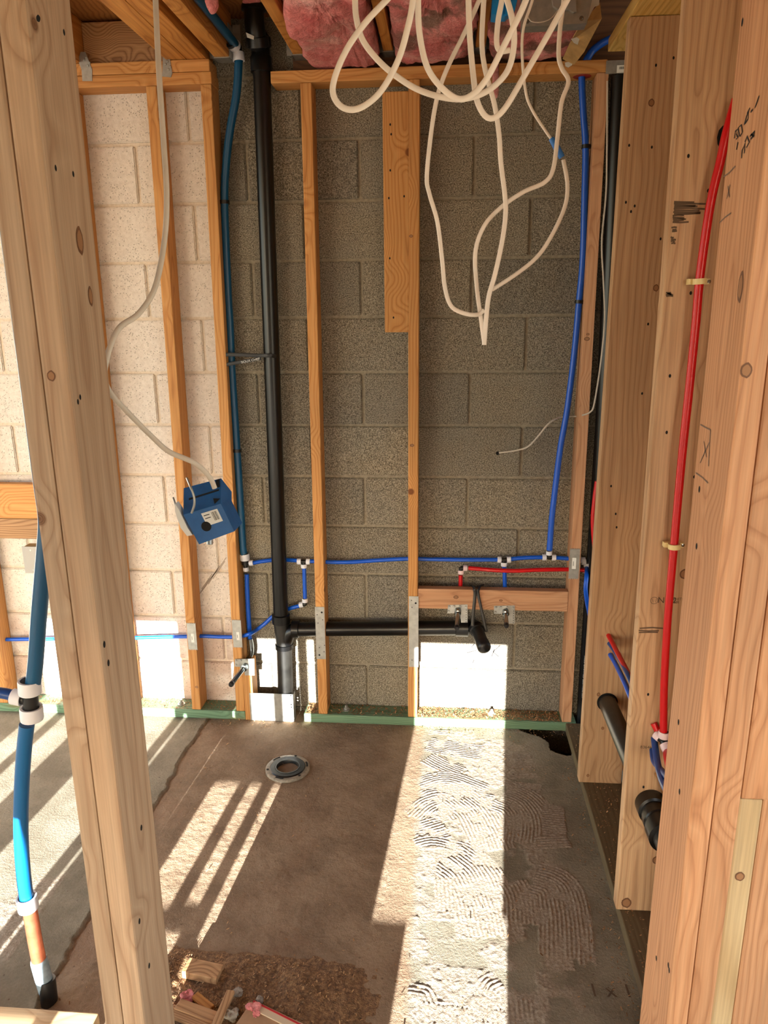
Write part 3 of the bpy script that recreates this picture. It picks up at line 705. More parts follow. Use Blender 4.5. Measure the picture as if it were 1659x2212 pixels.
for x, y in [(1487, 337), (1530, 412), (1492, 633), (1447, 812), (1440, 934), (1500, 1030), (1400, 1500), (1390, 1700)]: nailhole(P2, x, y, 'Y', YP2, .0028)
for x, y in [(1511, 1057), (1505, 1180), (1466, 1560), (1468, 1710), (1418, 2070), (1444, 2085), (1446, 2096), (1604, 48)]: nailhole(DR, x, y, 'X', RX, .0038)
knot(DR, 1612, 800, 'Y', D0, .0085, 1.3); knot(DR, 1600, 620, 'X', RX, .010, 2.2)
knot(bpy.data.objects['door_stud.005'], 1598, 1893, 'Y', D0 + .010, .0085, 1.1)
for x, y in [(843, 269), (845, 290), (843, 368), (840, 428), (873, 424), (842, 558), (850, 686)]: nailhole(bpy.data.objects['nailer_board'], x, y, 'Y', -.0886, .0028)
for par, x, y, r in [(S5, 890, 962, .008), (S5, 888, 510, .007), (S6, 1268, 732, .010), (S6, 1270, 722, .006), (S2, 425, 1484, .007), (bpy.data.objects['blocking'], 985, 1290, .010), (bpy.data.objects['blocking'], 1082, 1297, .007)]: knot(par, x, y, 'Y', -.0887, r, .7)
# ================================================================== NAIL PLATES
GN = 'steel nail plates on the studs'
def nail_plate(px, label, sticker=None, teeth=False, tint='steel', Y=-FD - 0.0016, holes=()):
    (x0, y0), (x1, y1) = px
    a = at(x0, y0, 'Y', Y); b = at(x1, y1, 'Y', Y); xl, xr = a.x, b.x; zt, zb = a.z, b.z
    # follow the slight lean of the stud between the two corners
    t = thing('nail_plate', ((xl + xr) / 2, Y, zb), label, 'nail plate', GN)
    w = 0.0381; xm = (xl + xr) / 2
    if teeth:
        n = 5; top = [(xm - w / 2 + w * i / (2 * n), zt - (0.005 if i % 2 else 0)) for i in range(2 * n + 1)]; bot = [(xm + w / 2 - w * i / (2 * n), zb + (0.005 if i % 2 else 0)) for i in range(2 * n + 1)]
    else: top = [(xm - w / 2, zt), (xm + w / 2, zt)]; bot = [(xm + w / 2, zb), (xm - w / 2, zb)]
    MB().prism([(x, Y, z) for x, z in top + bot], (0, 0.0015, 0)).build('plate', tint, t)
    if sticker:
        sx, sy, sw, sh = sticker; c = at(sx, sy, 'Y', Y)
        lb = MB().box((c.x - sw / 2, Y - .0006, c.z - sh / 2), (c.x + sw / 2, Y, c.z + sh / 2)).build('label', 'label', t)
        mb = MB()
        for i in range(7): mb.box((c.x - sw * .3, Y - .0009, c.z - sh * .22 + sh * .06 * i), (c.x - sw * .05, Y - .0006, c.z - sh * .22 + sh * .06 * i + sh * (.02 + .02 * (i % 2))))
        mb.build('barcode', 'ink', t)
    if holes:
        for (hx, hy, r) in holes: MB().lathe(at(hx, hy, 'Y', Y - .0004), (0, 1, 0), [(0.0001, 0), (r, 0), (r, .0008)], 10).build('nail_hole', 'dark', t)
nail_plate(((404, 1345), (425, 1405)), 'toothed steel nail plate on the stud behind the blue box', (416, 1378, .012, .04), True)
nail_plate(((500, 1338), (524, 1400)), 'toothed steel nail plate on the stud by the dark blue riser', (514, 1374, .012, .036), True)
nail_plate(((682, 1311), (702, 1424)), 'long plain steel plate on the stud right of the black stack', holes=[(695, 1323, .004), (685, 1328, .002), (697, 1339, .002), (687, 1346, .002), (701, 1394, .002), (690, 1399, .002), (690, 1415, .004), (700, 1408, .002)])
nail_plate(((883, 1288), (904, 1441)), 'longest steel plate on the middle stud above the sunny patch', holes=[(898, 1303, .004), (889, 1297, .002), (890, 1312, .002), (890, 1426, .002)])
nail_plate(((1229, 1184), (1252, 1252)), 'toothed steel nail plate over the red and blue pipes on the right stud', (1240, 1217, .015, .045), True)

# bent sheet of galvanised steel in front of the stack foot
t = thing('steel_sheet', at(590, 1556, 'Y', -.095), 'bent galvanised steel sheet standing on the floor in front of the stack', 'metal sheet')
YS = -0.0945
a = at(538, 1497, 'Y', YS); b = at(634, 1555, 'Y', YS)
xl, xr, zt = a.x, b.x + .004, a.z
hz = [(xr - .0105, at(631, y, 'Y', YS).z, .0026) for y in (1502.6, 1522, 1528)] + [(xl + .012, at(548, y, 'Y', YS).z, .002) for y in (1503, 1524, 1528, 1545)]
# the sheet is a strip grid with real punched holes along its edges
def punched(xl, xr, z0, z1, Y, th, hl):
    xs = sorted({xl, xr} | {v for (x, z, r) in hl for v in (x - r, x + r)}); zs2 = sorted({z0, z1} | {v for (x, z, r) in hl for v in (z - r, z + r)}); mb = MB()
    for i in range(len(xs) - 1):
        for j in range(len(zs2) - 1):
            xm, zm = (xs[i] + xs[i + 1]) / 2, (zs2[j] + zs2[j + 1]) / 2
            if any(abs(xm - x) < r and abs(zm - z) < r for x, z, r in hl): continue
            mb.box((xs[i], Y, zs2[j]), (xs[i + 1], Y + th, zs2[j + 1]))
    return mb
punched(xl, xr, 0.001, zt, YS, .0012, hz).build('face', 'steel', t)
MB().box((xr - .0012, YS, 0.001), (xr, -0.06, zt - .001)).build('return_flange', 'steel', t)
MB().prism([at(x, y, 'Y', YS - .001) for x, y in [(602, 1551), (636, 1551), (634, 1560), (604, 1560)]], (0, .0009, 0)).build('bottom_tab', 'steel', t)

# ================================================================== ABS DRAIN AND VENT
ab = thing('vent_stack', at(607, 1500, 'Y', -.05), 'tall black plastic vent stack in front of the grey block wall', 'pipe')
YA = -0.052
top = at(565, 150, 'Y', YA); btm = at(607, 1335, 'Y', YA); R2 = 0.0302
MB().tube([btm, btm.lerp(top, .5), top], R2, 28).build('pipe', 'abs', ab, True)
up_ = (top - btm).normalized()
MB().lathe(top - up_ * .01, up_, [(R2, 0), (R2 + .007, 0), (R2 + .007, .045), (R2 + .003, .05), (R2 + .001, .075), (R2 + .005, .08), (R2 + .005, .105), (R2, .11)], 28).build('coupling', 'abs', ab, True)
e0 = top + up_ * .095; e1 = at(556, 92, 'Y', -.075); e2 = at(549, 40, 'Y', -.10); e3 = at(546, -60, 'Y', -.105)
MB().tube(smoothpts([e0, e1, e2, e3], 8), R2 + .003, 28).build('offset_elbow', 'abs', ab, True)
d = (e2 - e1).normalized(); MB().lathe(e1 - d * .015, d, [(R2 + .003, 0), (R2 + .009, .002), (R2 + .009, .03), (R2 + .003, .034)], 28).build('hub', 'abs', ab, True)
d = (e3 - e2).normalized(); MB().lathe(e2 + d * .02, d, [(R2 + .003, 0), (R2 + .011, .003), (R2 + .011, .05), (R2 + .003, .054)], 28).build('hub', 'abs', ab, True)
c = at(541, 80, 'Y', -.112); MB().add([at(531, 70, 'Y', -.118), at(549, 78, 'Y', -.124), at(548, 86, 'Y', -.122), at(534, 81, 'Y', -.116)], [(0, 1, 2, 3)]).build('label', 'label', ab)
# tee at the foot
MB().lathe(btm - up_ * .02, up_, [(R2, 0), (R2 + .007, 0), (R2 + .007, .035), (R2, .038)], 28).build('tee_hub', 'abs', ab, True)
foot = at(616, 1500, 'Y', YA); foot.z = 0.0; fx = at(614, 1395, 'Y', YA)
MB().tube([btm - up_ * .01, fx, foot], R2 + .002, 28).build('tee_body', 'abs_dull', ab, True)
MB().lathe(fx + Vector((0, 0, -.012)), (0, 0, 1), [(R2 + .002, 0), (R2 + .007, .002), (R2 + .007, .02), (R2 + .002, .022)], 28).build('tee_hub', 'abs', ab, True)
br = at(645, 1359, 'Y', YA)
MB().tube(smoothpts([fx + Vector((.002, 0, -.01)), at(617, 1385, 'Y', YA), at(626, 1366, 'Y', YA), br], 8), R2, 28).build('tee_branch', 'abs', ab, True)
MB().lathe(br + Vector((-.028, 0, 0)), (1, 0, 0), [(R2, 0), (R2 + .006, .002), (R2 + .006, .03), (R2, .032)], 28).build('tee_hub', 'abs', ab, True)

dr = thing('drain_arm', at(1010, 1357, 'Y', YA), 'black horizontal drain pipe crossing two studs under the blocking board', 'pipe')
de = at(1003, 1356, 'Y', YA)
MB().tube([br, br.lerp(de, .5), de], R2 - .0002, 28).build('pipe', 'abs', dr, True)
MB().lathe(at(984, 1355, 'Y', YA), (1, 0, 0), [(R2, 0), (R2 + .006, .002), (R2 + .006, .05), (R2 - .002, .056), (.02, .06), (0.0001, .06)], 28).build('elbow_hub', 'abs', dr, True)
q0 = at(1024, 1352, 'Y', -.035); q1 = at(1031, 1362, 'Y', -.10); q2 = at(1046, 1399, 'Y', -.20)
MB().tube(smoothpts([at(1006, 1356, 'Y', YA), q0, q1], 6), .027, 24).build('elbow', 'abs', dr, True)
dd = (q2 - q1).normalized()
MB().tube([q1 - dd * .015, q2], .0245, 24).build('trap_stub', 'abs_dull', dr, True)
MB().lathe(q1 - dd * .02, dd, [(.0245, 0), (.031, .002), (.031, .022), (.0245, .024)], 24).build('stub_hub', 'abs', dr, True)
MB().lathe(q2 - dd * .03, dd, [(.0245, 0), (.0268, .001), (.0268, .03), (.024, .036), (.014, .041), (.0001, .043)], 24).build('test_cap', 'bplastic', dr, True)
# hanger strap from the blocking board
st = thing('pipe_strap', at(1030, 1270, 'Y', -.088), 'black strap looped from the blocking board around the drain stub', 'strap')
def flat(P, w, hint, name, mat, par): MB().tube(smoothpts(P, 6), w / 2, 8, r2=.001, hint=Vector(hint)).build(name, mat, par, True)
flat([at(1019, 1266, 'Y', -.06), at(1024, 1272, 'Y', -.09), at(1026, 1285, 'Y', -.092), at(1022, 1330, 'Y', -.105), at(1021, 1352, 'Y', -.115)], .013, (0, 1, 0), 'strap_band', 'bplastic', st)
flat([at(1040, 1264, 'Y', -.06), at(1034, 1272, 'Y', -.09), at(1033, 1285, 'Y', -.092), at(1043, 1330, 'Y', -.105), at(1051, 1365, 'Y', -.115)], .011, (0, 1, 0), 'strap_band', 'bplastic', st)
flat([at(1016, 1264, 'Y', -.058), at(1030, 1268, 'Y', -.072), at(1044, 1263, 'Y', -.058)], .011, (0, 0, 1), 'strap_band', 'bplastic', st)

# strap with white lettering around the stack
st = thing('pipe_strap', at(520, 775, 'Y', -.06), 'black printed strap tying the vent stack to the stud', 'strap')
flat([at(488, 766, 'Y', -.090), at(512, 766, 'Y', -.090), at(560, 768, 'Y', -.090), at(584, 768, 'Y', -.092), at(597, 770, 'Y', -.075)], .014, (0, 1, 0), 'strap_band', 'bplastic', st)
flat([at(487, 788, 'Y', -.084), at(520, 782, 'Y', -.084), at(545, 778, 'Y', -.084), at(564, 773, 'Y', -.082)], .013, (0, 1, 0), 'strap_band', 'bplastic', st)
text('lettering', 'SIOUX CHIEF', .0125, at(541, 779, 'Y', -.0862), (at(560, 775, 'Y', -.086) - at(520, 783, 'Y', -.086)), (0, 0, 1), 'whiteink', st, .0006)

# second black pipe and an added felt-like sheet in the dark gap at the corner
bp = thing('black_pipe', at(1270, 1520, 'Y', -.14), 'black pipe standing in the dark gap between block wall and right partition', 'pipe')
g0 = at(1274, 1530, 'Y', -.082); g1 = at(1341, 165, 'Y', -.082)
MB().tube([g0, g1], .030, 24).build('pipe', 'abs', bp, True)
for f_ in (.33, .02): 
    c = g0.lerp(g1, f_); MB().lathe(c, g1 - g0, [(.030, 0), (.036, .002), (.036, .05), (.030, .054)], 24).build('coupling', 'abs', bp, True)
bpy.context.view_layer.update()
text('lettering', 'ABS DWV PIPE CELLULAR CORE', .013, at(1262, 1462, 'Y', -.113), (0, 0, 1), (-1, 0, 0), 'whiteink', bp, .0006)
MB().box((0.56, -0.035, 0.0), (1.40, -0.015, 2.44)).build('black_gap_sheet', 'felt')  # black sheet added to keep the corner gap dark
tag(bpy.data.objects['black_gap_sheet'], 'black felt-like sheet added on the block wall to fill the dark corner gap', 'felt sheet')

# pipes through the partition studs
pp = thing('partition_drain', at(1310, 1517, 'Y', -.49), 'thick black drain pipe running through the partition studs at right', 'pipe')
k0 = at(1312, 1517, 'Y', -.4935); k1 = at(1408, 1742, 'Y', -1.10); dk = (k1 - k0).normalized()
MB().tube([k0 - dk * .04, k1 + dk * .40], .0302, 28).build('pipe', 'abs_dull', pp, True)
MB().lathe(k1 - dk * .03, dk, [(.0302, 0), (.0405, .0), (.0405, .055), (.0345, .058), (.0345, .075), (.038, .078), (.038, .10), (.0345, .103), (.0345, .118), (.0405, .121), (.0405, .165), (.0302, .168)], 28).build('coupling', 'abs', pp, True)
MB().lathe(k0 + Vector((0, -.0008, 0)), (0, -1, 0), [(.0302, 0), (.0355, 0), (.0355, .0006), (.0302, .0006)], 28).build('bored_hole', 'dark', pp)
# ================================================================== PEX WATER LINES
YP = -0.036
def pipe(name, P, r, mat, par, seg=14, sub=6): return MB().tube(smoothpts(P, sub), r, seg).build(name, mat, par, True)
def ring(c, d, r, L, mat, par, name='ring'):
    d = Vector(d).normalized(); return MB().lathe(Vector(c) - d * L / 2, d, [(r * .78, 0), (r * .97, 0), (r, L * .12), (r, L * .88), (r * .97, L), (r * .78, L)], 20).build(name, mat, par, True)
def fitting(c, arms, r, par, ringmat='ring', name='tee_fitting', L=.030, rr=1.45):
    """black moulded fitting with a white ring on each arm (arms: list of (dir, radius))"""
    c = Vector(c); mb = MB()
    for d, q in arms:
        d = Vector(d).normalized(); mb.tube([c - d * q * .3, c + d * L], q * 1.02, 14)
    f = mb.build(name, 'bplastic', par, True)
    for d, q in arms:
        d = Vector(d).normalized(); rg = ring(c + d * (L + q * .55), d, q * rr, q * 1.9, ringmat, par)
        rg.parent = f; rg.location = (0, 0, 0)
    return f
Rh, Rq, R1 = 0.0082, 0.0113, 0.0142

# thick dark blue riser on the left
w1 = thing('water_riser', at(529, 1217, 'Y', YP), 'thick dark blue water riser between painted wall and vent stack', 'pipe')
T1 = at(530, 1217, 'Y', YP)
ZP = [(516, 126), (511, 202), (496, 287), (487, 371), (485, 439), (488.4, 540), (493, 640), (497.5, 713), (501, 801), (507.6, 902), (512, 973), (519, 1080), (525, 1181), (528, 1196)]
pipe('pipe', pxpath(ZP, YP - .01), R1, 'teal', w1)
EL = at(513, 103, 'Y', YP - .02)
fitting(EL, [((0.05, 0, -1), R1), ((-.25, -1, .05), R1)], R1, w1, name='elbow_fitting', L=.02)
pp0 = at(505, 92, 'Y', -.10); pp0.x = max(pp0.x, -.7405 + .0150); pipe('pipe', [EL + Vector((-.004, -.03, .003)), pp0, Vector((pp0.x, -.5, pp0.z)), Vector((pp0.x, -1.6, pp0.z))], R1, 'teal', w1)
def clip(c, d, r, par, tail=(-1, 0, 0), tl=.02):
    d = Vector(d).normalized(); MB().lathe(Vector(c) - d * .006, d, [(r, 0), (r + .004, 0), (r + .004, .012), (r, .012)], 18).box(*[tuple(Vector(c) + Vector(v)) for v in ((-(r + tl) if tail[0] < 0 else r * .8, r * .2, -.005), (-r * .8 if tail[0] < 0 else r + tl, r * .2 + .004, .005))]).build('pipe_clip', 'bplastic', par, True)
clip(at(485, 437, 'Y', YP - .01), (0, 0, 1), R1, w1); clip(at(512, 973, 'Y', YP - .01), (0.03, 0, 1), R1, w1)
MB().lathe(at(494, 86, 'Y', -.12), (0, 1, 0), [(R1, 0), (R1 + .007, 0), (R1 + .007, .02), (R1, .02)], 20).build('pipe_clip', 'bplastic', w1, True)
fitting(T1, [((-.03, 0, 1), R1), ((1, 0, 0.1), Rh), ((0.03, 0, -1), Rh)], R1, w1, L=.020, rr=1.4)
# branch down to the toilet stub-out
t2 = at(533, 1240, 'Y', YP)
pipe('drop_pipe', pxpath([(533, 1240), (535, 1300), (538, 1350), (540, 1382)], YP), Rh * 1.15, 'blue', w1)
pipe('bend_support', pxpath([(540, 1380), (543, 1400), (541, 1415), (534, 1428), (530, 1440)], YP - .01), Rh * 1.35, 'chrome', w1)

# blue line along the grey wall
w2 = thing('cold_water_line', at(655, 1213, 'Y', YP), 'thin blue water line running along the grey block wall through the studs', 'pipe')
pipe('pipe', pxpath([(546, 1216), (570, 1212, -.022), (600, 1209, -.0115), (630, 1210, -.024), (645, 1211)], YP), Rh, 'blue', w2)
TA = at(656, 1213, 'Y', YP); fitting(TA, [((1, 0, 0), Rh), ((-1, 0, 0), Rh), ((0, 0, -1), Rh)], Rh, w2, L=.014, rr=1.5)
TB = at(1089, 1209, 'Y', YP); fitting(TB, [((1, 0, 0.05), Rh), ((-1, 0, 0), Rh), ((0, 0, -1), Rh)], Rh, w2, L=.014, rr=1.5)
TC = at(1186, 1204, 'Y', YP); fitting(TC, [((1, 0, 0), Rh), ((-1, 0, 0), Rh), ((0, 0, 1), Rh)], Rh, w2, L=.014, rr=1.5)
pipe('pipe', pxpath([(668, 1212), (690, 1213), (710, 1214), (760, 1214), (820, 1210), (883, 1207), (930, 1208), (1000, 1209), (1060, 1209), (1078, 1209)], YP), Rh, 'blue', w2)
pipe('pipe', pxpath([(1100, 1208), (1130, 1205), (1160, 1204), (1175, 1204)], YP), Rh, 'blue', w2)
pipe('pipe', pxpath([(1197, 1204), (1220, 1206), (1245, 1208), (1258, 1210)], YP), Rh, 'blue', w2)
ring(at(1259, 1210, 'Y', YP), (1, 0, 0), Rh * 1.45, .018, 'ring', w2)
EB = at(1268, 1214, 'Y', YP); fitting(EB, [((-1, 0, 0), Rh), ((0, 0, -1), Rh)], Rh, w2, L=.008, name='elbow_fitting')
pipe('loop_pipe', [EB + Vector((0, 0, -.02))] + pxpath([(1267, 1245, -.10), (1265, 1275, -.125), (1270, 1310, -.18), (1280, 1350, -.27), (1300, 1400, -.44)], 0), Rh, 'blue', w2)
pipe('drop_pipe', pxpath([(1089, 1222), (1090, 1240), (1091, 1285)], YP), Rh, 'blue', w2)
# dropper that swings left past the stack and on through the painted wall
w3 = thing('cold_water_line', at(300, 1377, 'Y', YP), 'thin blue water line low across the painted wall, rising behind the vent stack', 'pipe')
pipe('drop_pipe', pxpath([(657, 1226), (658, 1260), (659, 1292)], YP), Rh, 'blue', w3)
ED = at(659, 1305, 'Y', YP); fitting(ED, [((0, 0, 1), Rh), ((-1, 0, -.18), Rh)], Rh, w3, L=.012, name='elbow_fitting')
pipe('pipe', pxpath([(646, 1309), (630, 1313), (610, 1320, -.0115), (590, 1331, -.0115), (572, 1347, -.016), (555, 1360, -.03), (540, 1369, -.075), (522, 1374, -.06), (500, 1376), (460, 1375), (440, 1374), (410, 1375), (350, 1376), (280, 1378), (200, 1379), (120, 1380), (40, 1381), (-60, 1382)], YP), Rh, 'blue', w3)

# red hot line
w4 = thing('hot_water_line', at(996, 1226, 'Y', YP), 'thin red water line ending in an elbow above the blocking board', 'pipe')
ER = at(996, 1227, 'Y', -.040); fitting(ER, [((1, 0, 0), Rh), ((0, 0, -1), Rh)], Rh, w4, 'pinkring', 'elbow_fitting', L=.012)
pipe('pipe', pxpath([(1012, 1227, -.041), (1060, 1231, -.053), (1110, 1233, -.056), (1160, 1231, -.054), (1230, 1230, -.05), (1262, 1232, -.05), (1275, 1234, -.06)], YP), Rh, 'red', w4)
pipe('drop_pipe', pxpath([(995, 1242), (995, 1256), (994, 1285)], -.0385), Rh, 'red', w4)
ring(at(1262, 1232, 'Y', YP), (1, 0, 0), Rh * 1.4, .012, 'pinkring', w4)

# blue riser on the right
w5 = thing('water_riser', at(1186, 1190, 'Y', YP), 'bright blue water riser bowing up to the red-ringed hole in the top plate', 'pipe')
pipe('pipe', pxpath([(1257, 150), (1257, 175), (1260, 240), (1265, 317), (1263, 420), (1259, 560), (1251, 650), (1241, 760), (1226, 880), (1211, 965), (1200, 1050), (1192, 1120), (1187, 1188)], YP - .012), Rq, 'blue', w5)
clip(at(1266, 317, 'Y', YP - .012), (0, 0, 1), Rq, w5, (1, 0, 0), .012); clip(at(1251, 652, 'Y', YP - .012), (.05, 0, 1), Rq, w5, (1, 0, 0), .012)
rp = at(1257, 172, 'Y', YP - .012)
MB().lathe((rp.x, rp.y, 2.4141), (0, 0, -1), [(.0001, 0), (.030, 0), (.027, .0012), (.0001, .0014)], 20).build('sealant_ring', 'redpaint', w5)
pipe('upper_pipe', [at(1257, 150, 'Y', YP - .012), at(1268, 128, 'Y', -.07), at(1285, 105, 'Y', -.07), at(1325, 82, 'Y', -.09), at(1400, 72, 'Y', -.10), at(1480, 108, 'Y', -.20)], Rq, 'blue', w5)

# steel connector plate on the corner of the top plate
t = thing('tie_plate', at(1332, 157, 'Y', -.092), 'grey steel tie plate with white label joining the top plates at the corner', 'metal plate')
a = at(1310, 131, 'Y', -.091); b = at(1362, 158, 'Y', -.091)
MB().box((a.x, -.0915, b.z), (.66, -.0895, a.z)).build('plate', 'steel', t)
c = at(1342, 149, 'Y', -.092); MB().box((c.x - .014, -.0924, c.z - .011), (c.x + .02, -.0915, c.z + .011)).build('label', 'label', t)
mb = MB()
for i in range(6): mb.box((c.x - .006 + .0028 * i, -.0928, c.z - .001), (c.x - .006 + .0028 * i + .0014, -.0924, c.z + .007))
mb.build('barcode', 'ink', t)

# long red riser on the right partition
w6 = thing('water_riser', at(1432, 1570, 'Y', -1.115), 'long red water riser leaning in front of the pale partition stud', 'pipe')
YR = -1.112
pipe('pipe', pxpath([(1590, 215, -1.105), (1570, 285), (1557, 345), (1535, 440), (1513, 590), (1503, 700), (1490, 830), (1472, 1000), (1456, 1180), (1443, 1330), (1435, 1470), (1433, 1580)], YR), .0094, 'red', w6)
for (x, y) in ((1512, 608), (1457, 1180)):
    c = at(x, y, 'Y', YR); mb = MB().lathe(c - Vector((0, 0, .006)), (-.06, 0, 1), [(.0096, 0), (.0145, 0), (.0145, .012), (.0096, .012)], 18); cl = mb.build('pipe_clamp', 'beige', w6, True)
    MB().box((c.x - .022, c.y + .008, c.z - .006), (c.x + .024, c.y + .024, c.z + .006)).build('clamp_foot', 'beige', w6)
    MB().lathe(c + Vector((.022, .010, 0)), (0, -1, 0), [(.0001, .003), (.004, .002), (.005, 0)], 10).build('clamp_screw', 'chrome', w6, True)
E2 = at(1433, 1600, 'Y', YR); fitting(E2, [((0, 0, 1), .0094), ((-.7, .9, .35), .0085), ((.25, -.8, -.55), .0094)], .0094, w6, 'pinkring', L=.013, rr=1.5)
pipe('branch_pipe', [at(1420, 1578, 'Y', YR + .02), at(1412, 1562, 'Y', YP2 - .002)], .0085, 'red', w6)
pipe('lower_pipe', [E2 + Vector((.006, -.025, -.016)), at(1441, 1632, 'Y', -1.17), at(1447, 1665, 'Y', -1.25), at(1452, 1695, 'Y', -1.33), at(1462, 1740, 'Y', -1.45)], .0094, 'red', w6)
GB = 'pipes through the partition studs'
def thru(P, mat, r, label, nm='water_line'):
    o = MB().tube(smoothpts(P, 6), r, 14).build(nm, mat, None, True); return tag(o, label, 'pipe', GB)
thru([at(1413, 1595, 'Y', YP2 - .001), at(1419, 1640, 'Y', -1.15), at(1428, 1680, 'Y', -1.23), at(1442, 1712, 'Y', -1.32), at(1460, 1740, 'Y', -1.42)], 'blue_shaded', .0085, 'shaded blue pipe curling below the red elbow on the partition stud')
thru([at(1409, 1620, 'Y', YP2 - .001), at(1413, 1645, 'Y', -1.125), at(1430, 1665, 'Y', -1.20), at(1450, 1690, 'Y', -1.32)], 'blue_shaded', .0075, 'second shaded blue pipe, lower, half hidden behind the curling one')
thru([at(1313, 1370, 'Y', -.485), at(1330, 1402, 'Y', -.58), at(1364, 1470, 'Y', -.82), at(1400, 1555, 'Y', -1.05)], 'red', .0080, 'red pipe leaving the partition stud nearest the block wall')
thru([at(1315, 1388, 'Y', -.485), at(1330, 1410, 'Y', -.57), at(1362, 1470, 'Y', -.82), at(1402, 1592, 'Y', -1.05)], 'blue_shaded', .0078, 'blue pipe tucked just behind the red pipe at the partition stud')
thru([at(1317, 1412, 'Y', -.485), at(1333, 1440, 'Y', -.58), at(1360, 1500, 'Y', -.80), at(1400, 1612, 'Y', -1.05)], 'blue', .0080, 'lowest blue pipe leaving the partition stud nearest the block wall')
o = MB().prism([at(x, y, 'Y', -1.10) for x, y in [(1417, 1676), (1424, 1672), (1470, 1760), (1462, 1790)]], (0, .012, 0)).build('wood_shim', 'rafter'); tag(o, 'orange wooden shim wedged behind the blue pipes above the black coupling', 'shim')
# red pipe bulge seen in the dark gap
o = MB().tube(smoothpts([at(1290, 1040, 'Y', -.20), at(1284, 1085, 'Y', -.20), at(1281, 1130, 'Y', -.20), at(1286, 1200, 'Y', -.20)], 6), .0085, 12).build('water_line', 'red', None, True); tag(o, 'sliver of red pipe showing at the edge of the dark corner gap', 'pipe')

# foreground blue service pipe at lower left
sv = thing('service_pipe', at(105, 2160, 'Z', 0), 'foreground thick dark blue service pipe rising from copper at lower left', 'pipe')
RS = .0166
b0 = at(106, 2162, 'Z', 0.0); yv = b0.y
def sp(x, y, Y): return at(x, y, 'Y', Y)
MB().tube([b0 - Vector((0, 0, .02)), sp(101, 2115, yv + .012)], .0205, 18).build('black_sleeve', 'bplastic', sv, True)
MB().tube(smoothpts([sp(102, 2138, yv + .01), sp(92, 2105, yv + .012), sp(83, 2072, yv + .013)], 5), [.0202] * 10 + [.0195], 18).build('grey_tape_wrap', 'tape', sv, True)
MB().tube(smoothpts([sp(85, 2078, yv + .013), sp(75, 2028, yv + .014), sp(66, 1975, yv + .015), sp(63, 1962, yv + .015)], 5), .0172, 18).build('copper_pipe', 'copper', sv, True)
ring(sp(59, 1950, yv + .015), (-.02, 0, 1), .0245, .034, 'ring', sv)
pipe('pipe', [sp(p[0], p[1], yv + .016) for p in [(58, 1945), (52, 1900), (47, 1840), (45, 1780), (47, 1700), (52, 1620), (58, 1565)]], RS, 'blue_s' if False else 'teal_s', sv, 18)
TT = sp(66, 1512, yv + .016)
fitting(TT, [((.08, 0, 1), RS), ((-.06, 0, -1), RS), ((-1, 0, .18), .012)], RS, sv, L=.024, rr=1.5)
pipe('pipe', [sp(p[0], p[1], yv + .016) for p in [(70, 1488), (76, 1440), (80, 1390), (85, 1320), (92, 1240), (97, 1180), (100, 1120), (91, 1050), (78, 950), (14, 450)]], RS, 'teal', sv, 18)
pipe('branch_pipe', [TT + Vector((-.035, 0, .006)), sp(10, 1498, yv + .016), sp(-60, 1490, yv + .016)], .0125, 'blue_shaded', sv, 16)

# ================================================================== STUB-OUT BRACKETS
GS = 'stub-out brackets'
def stub(px_plate, Y, p0, p1, y1, r, label, capmat='bplastic', mat='chrome'):
    P = [at(x, y, 'Y', Y) for x, y in px_plate]; c = sum(P, Vector()) / len(P)
    t = thing('stub_out', c, label, 'pipe stub', GS)
    MB().prism(P, (0, .0016, 0)).build('bracket', 'steel', t)
    xs_ = [p.x for p in P]; zs_ = [p.z for p in P]; mb = MB(); mh = MB()
    for i, (fx_, fz_) in enumerate([(.1, .88), (.33, .9), (.62, .9), (.9, .88), (.08, .62)]):
        q = Vector((min(xs_) + (max(xs_) - min(xs_)) * fx_, Y, min(zs_) + (max(zs_) - min(zs_)) * fz_)); mb.lathe(q, (0, -1, 0), [(.0001, .004), (.003, .0038), (.0045, .001), (.0045, 0)], 12)
    mb.build('screw', 'steel', t, True)
    for i in range(6):
        q = Vector((max(xs_) - .006, Y - .0003, min(zs_) + (max(zs_) - min(zs_)) * (.05 + .13 * i))); mh.lathe(q, (0, -1, 0), [(.0001, .0002), (.0017, .0002), (.0017, 0)], 8)
    mh.build('punched_hole', 'dark', t)
    A = at(*p0, 'Y', Y - .004); B = at(*p1, 'Y', y1); d = (B - A).normalized()
    MB().lathe(A - Vector((0, .004, 0)), d, [(r * 1.5, -.006), (r * 1.5, .012), (r, .014)], 18).build('collar', 'chrome', t, True)
    MB().tube([A, B], r, 18).build('stub_pipe', mat, t, True)
    MB().lathe(B - d * .012, d, [(r, 0), (r * 1.08, .001), (r * 1.08, .012), (r * .9, .016), (.0001, .017)], 18).build('end_cap', capmat, t, True)
    return t
stub([(968, 1307), (1010, 1306), (1010, 1345), (996, 1345), (994, 1325), (966, 1325)], -.0885, (989, 1320), (987, 1357), -.20, .0090, 'left chrome pipe stub on an L-shaped bracket under the red elbow')
stub([(1067, 1309), (1112, 1308), (1112, 1347), (1098, 1347), (1096, 1326), (1067, 1326)], -.0885, (1092, 1322), (1094, 1352), -.185, .0090, 'right chrome pipe stub on an L-shaped bracket under the blue drop')
stub([(507, 1424), (549, 1423), (550, 1459), (529, 1459), (527, 1441), (507, 1440)], -.0965, (529, 1440), (499, 1479), -.235, .0098, 'toilet supply stub pointing left from its bracket beside the vent stack')

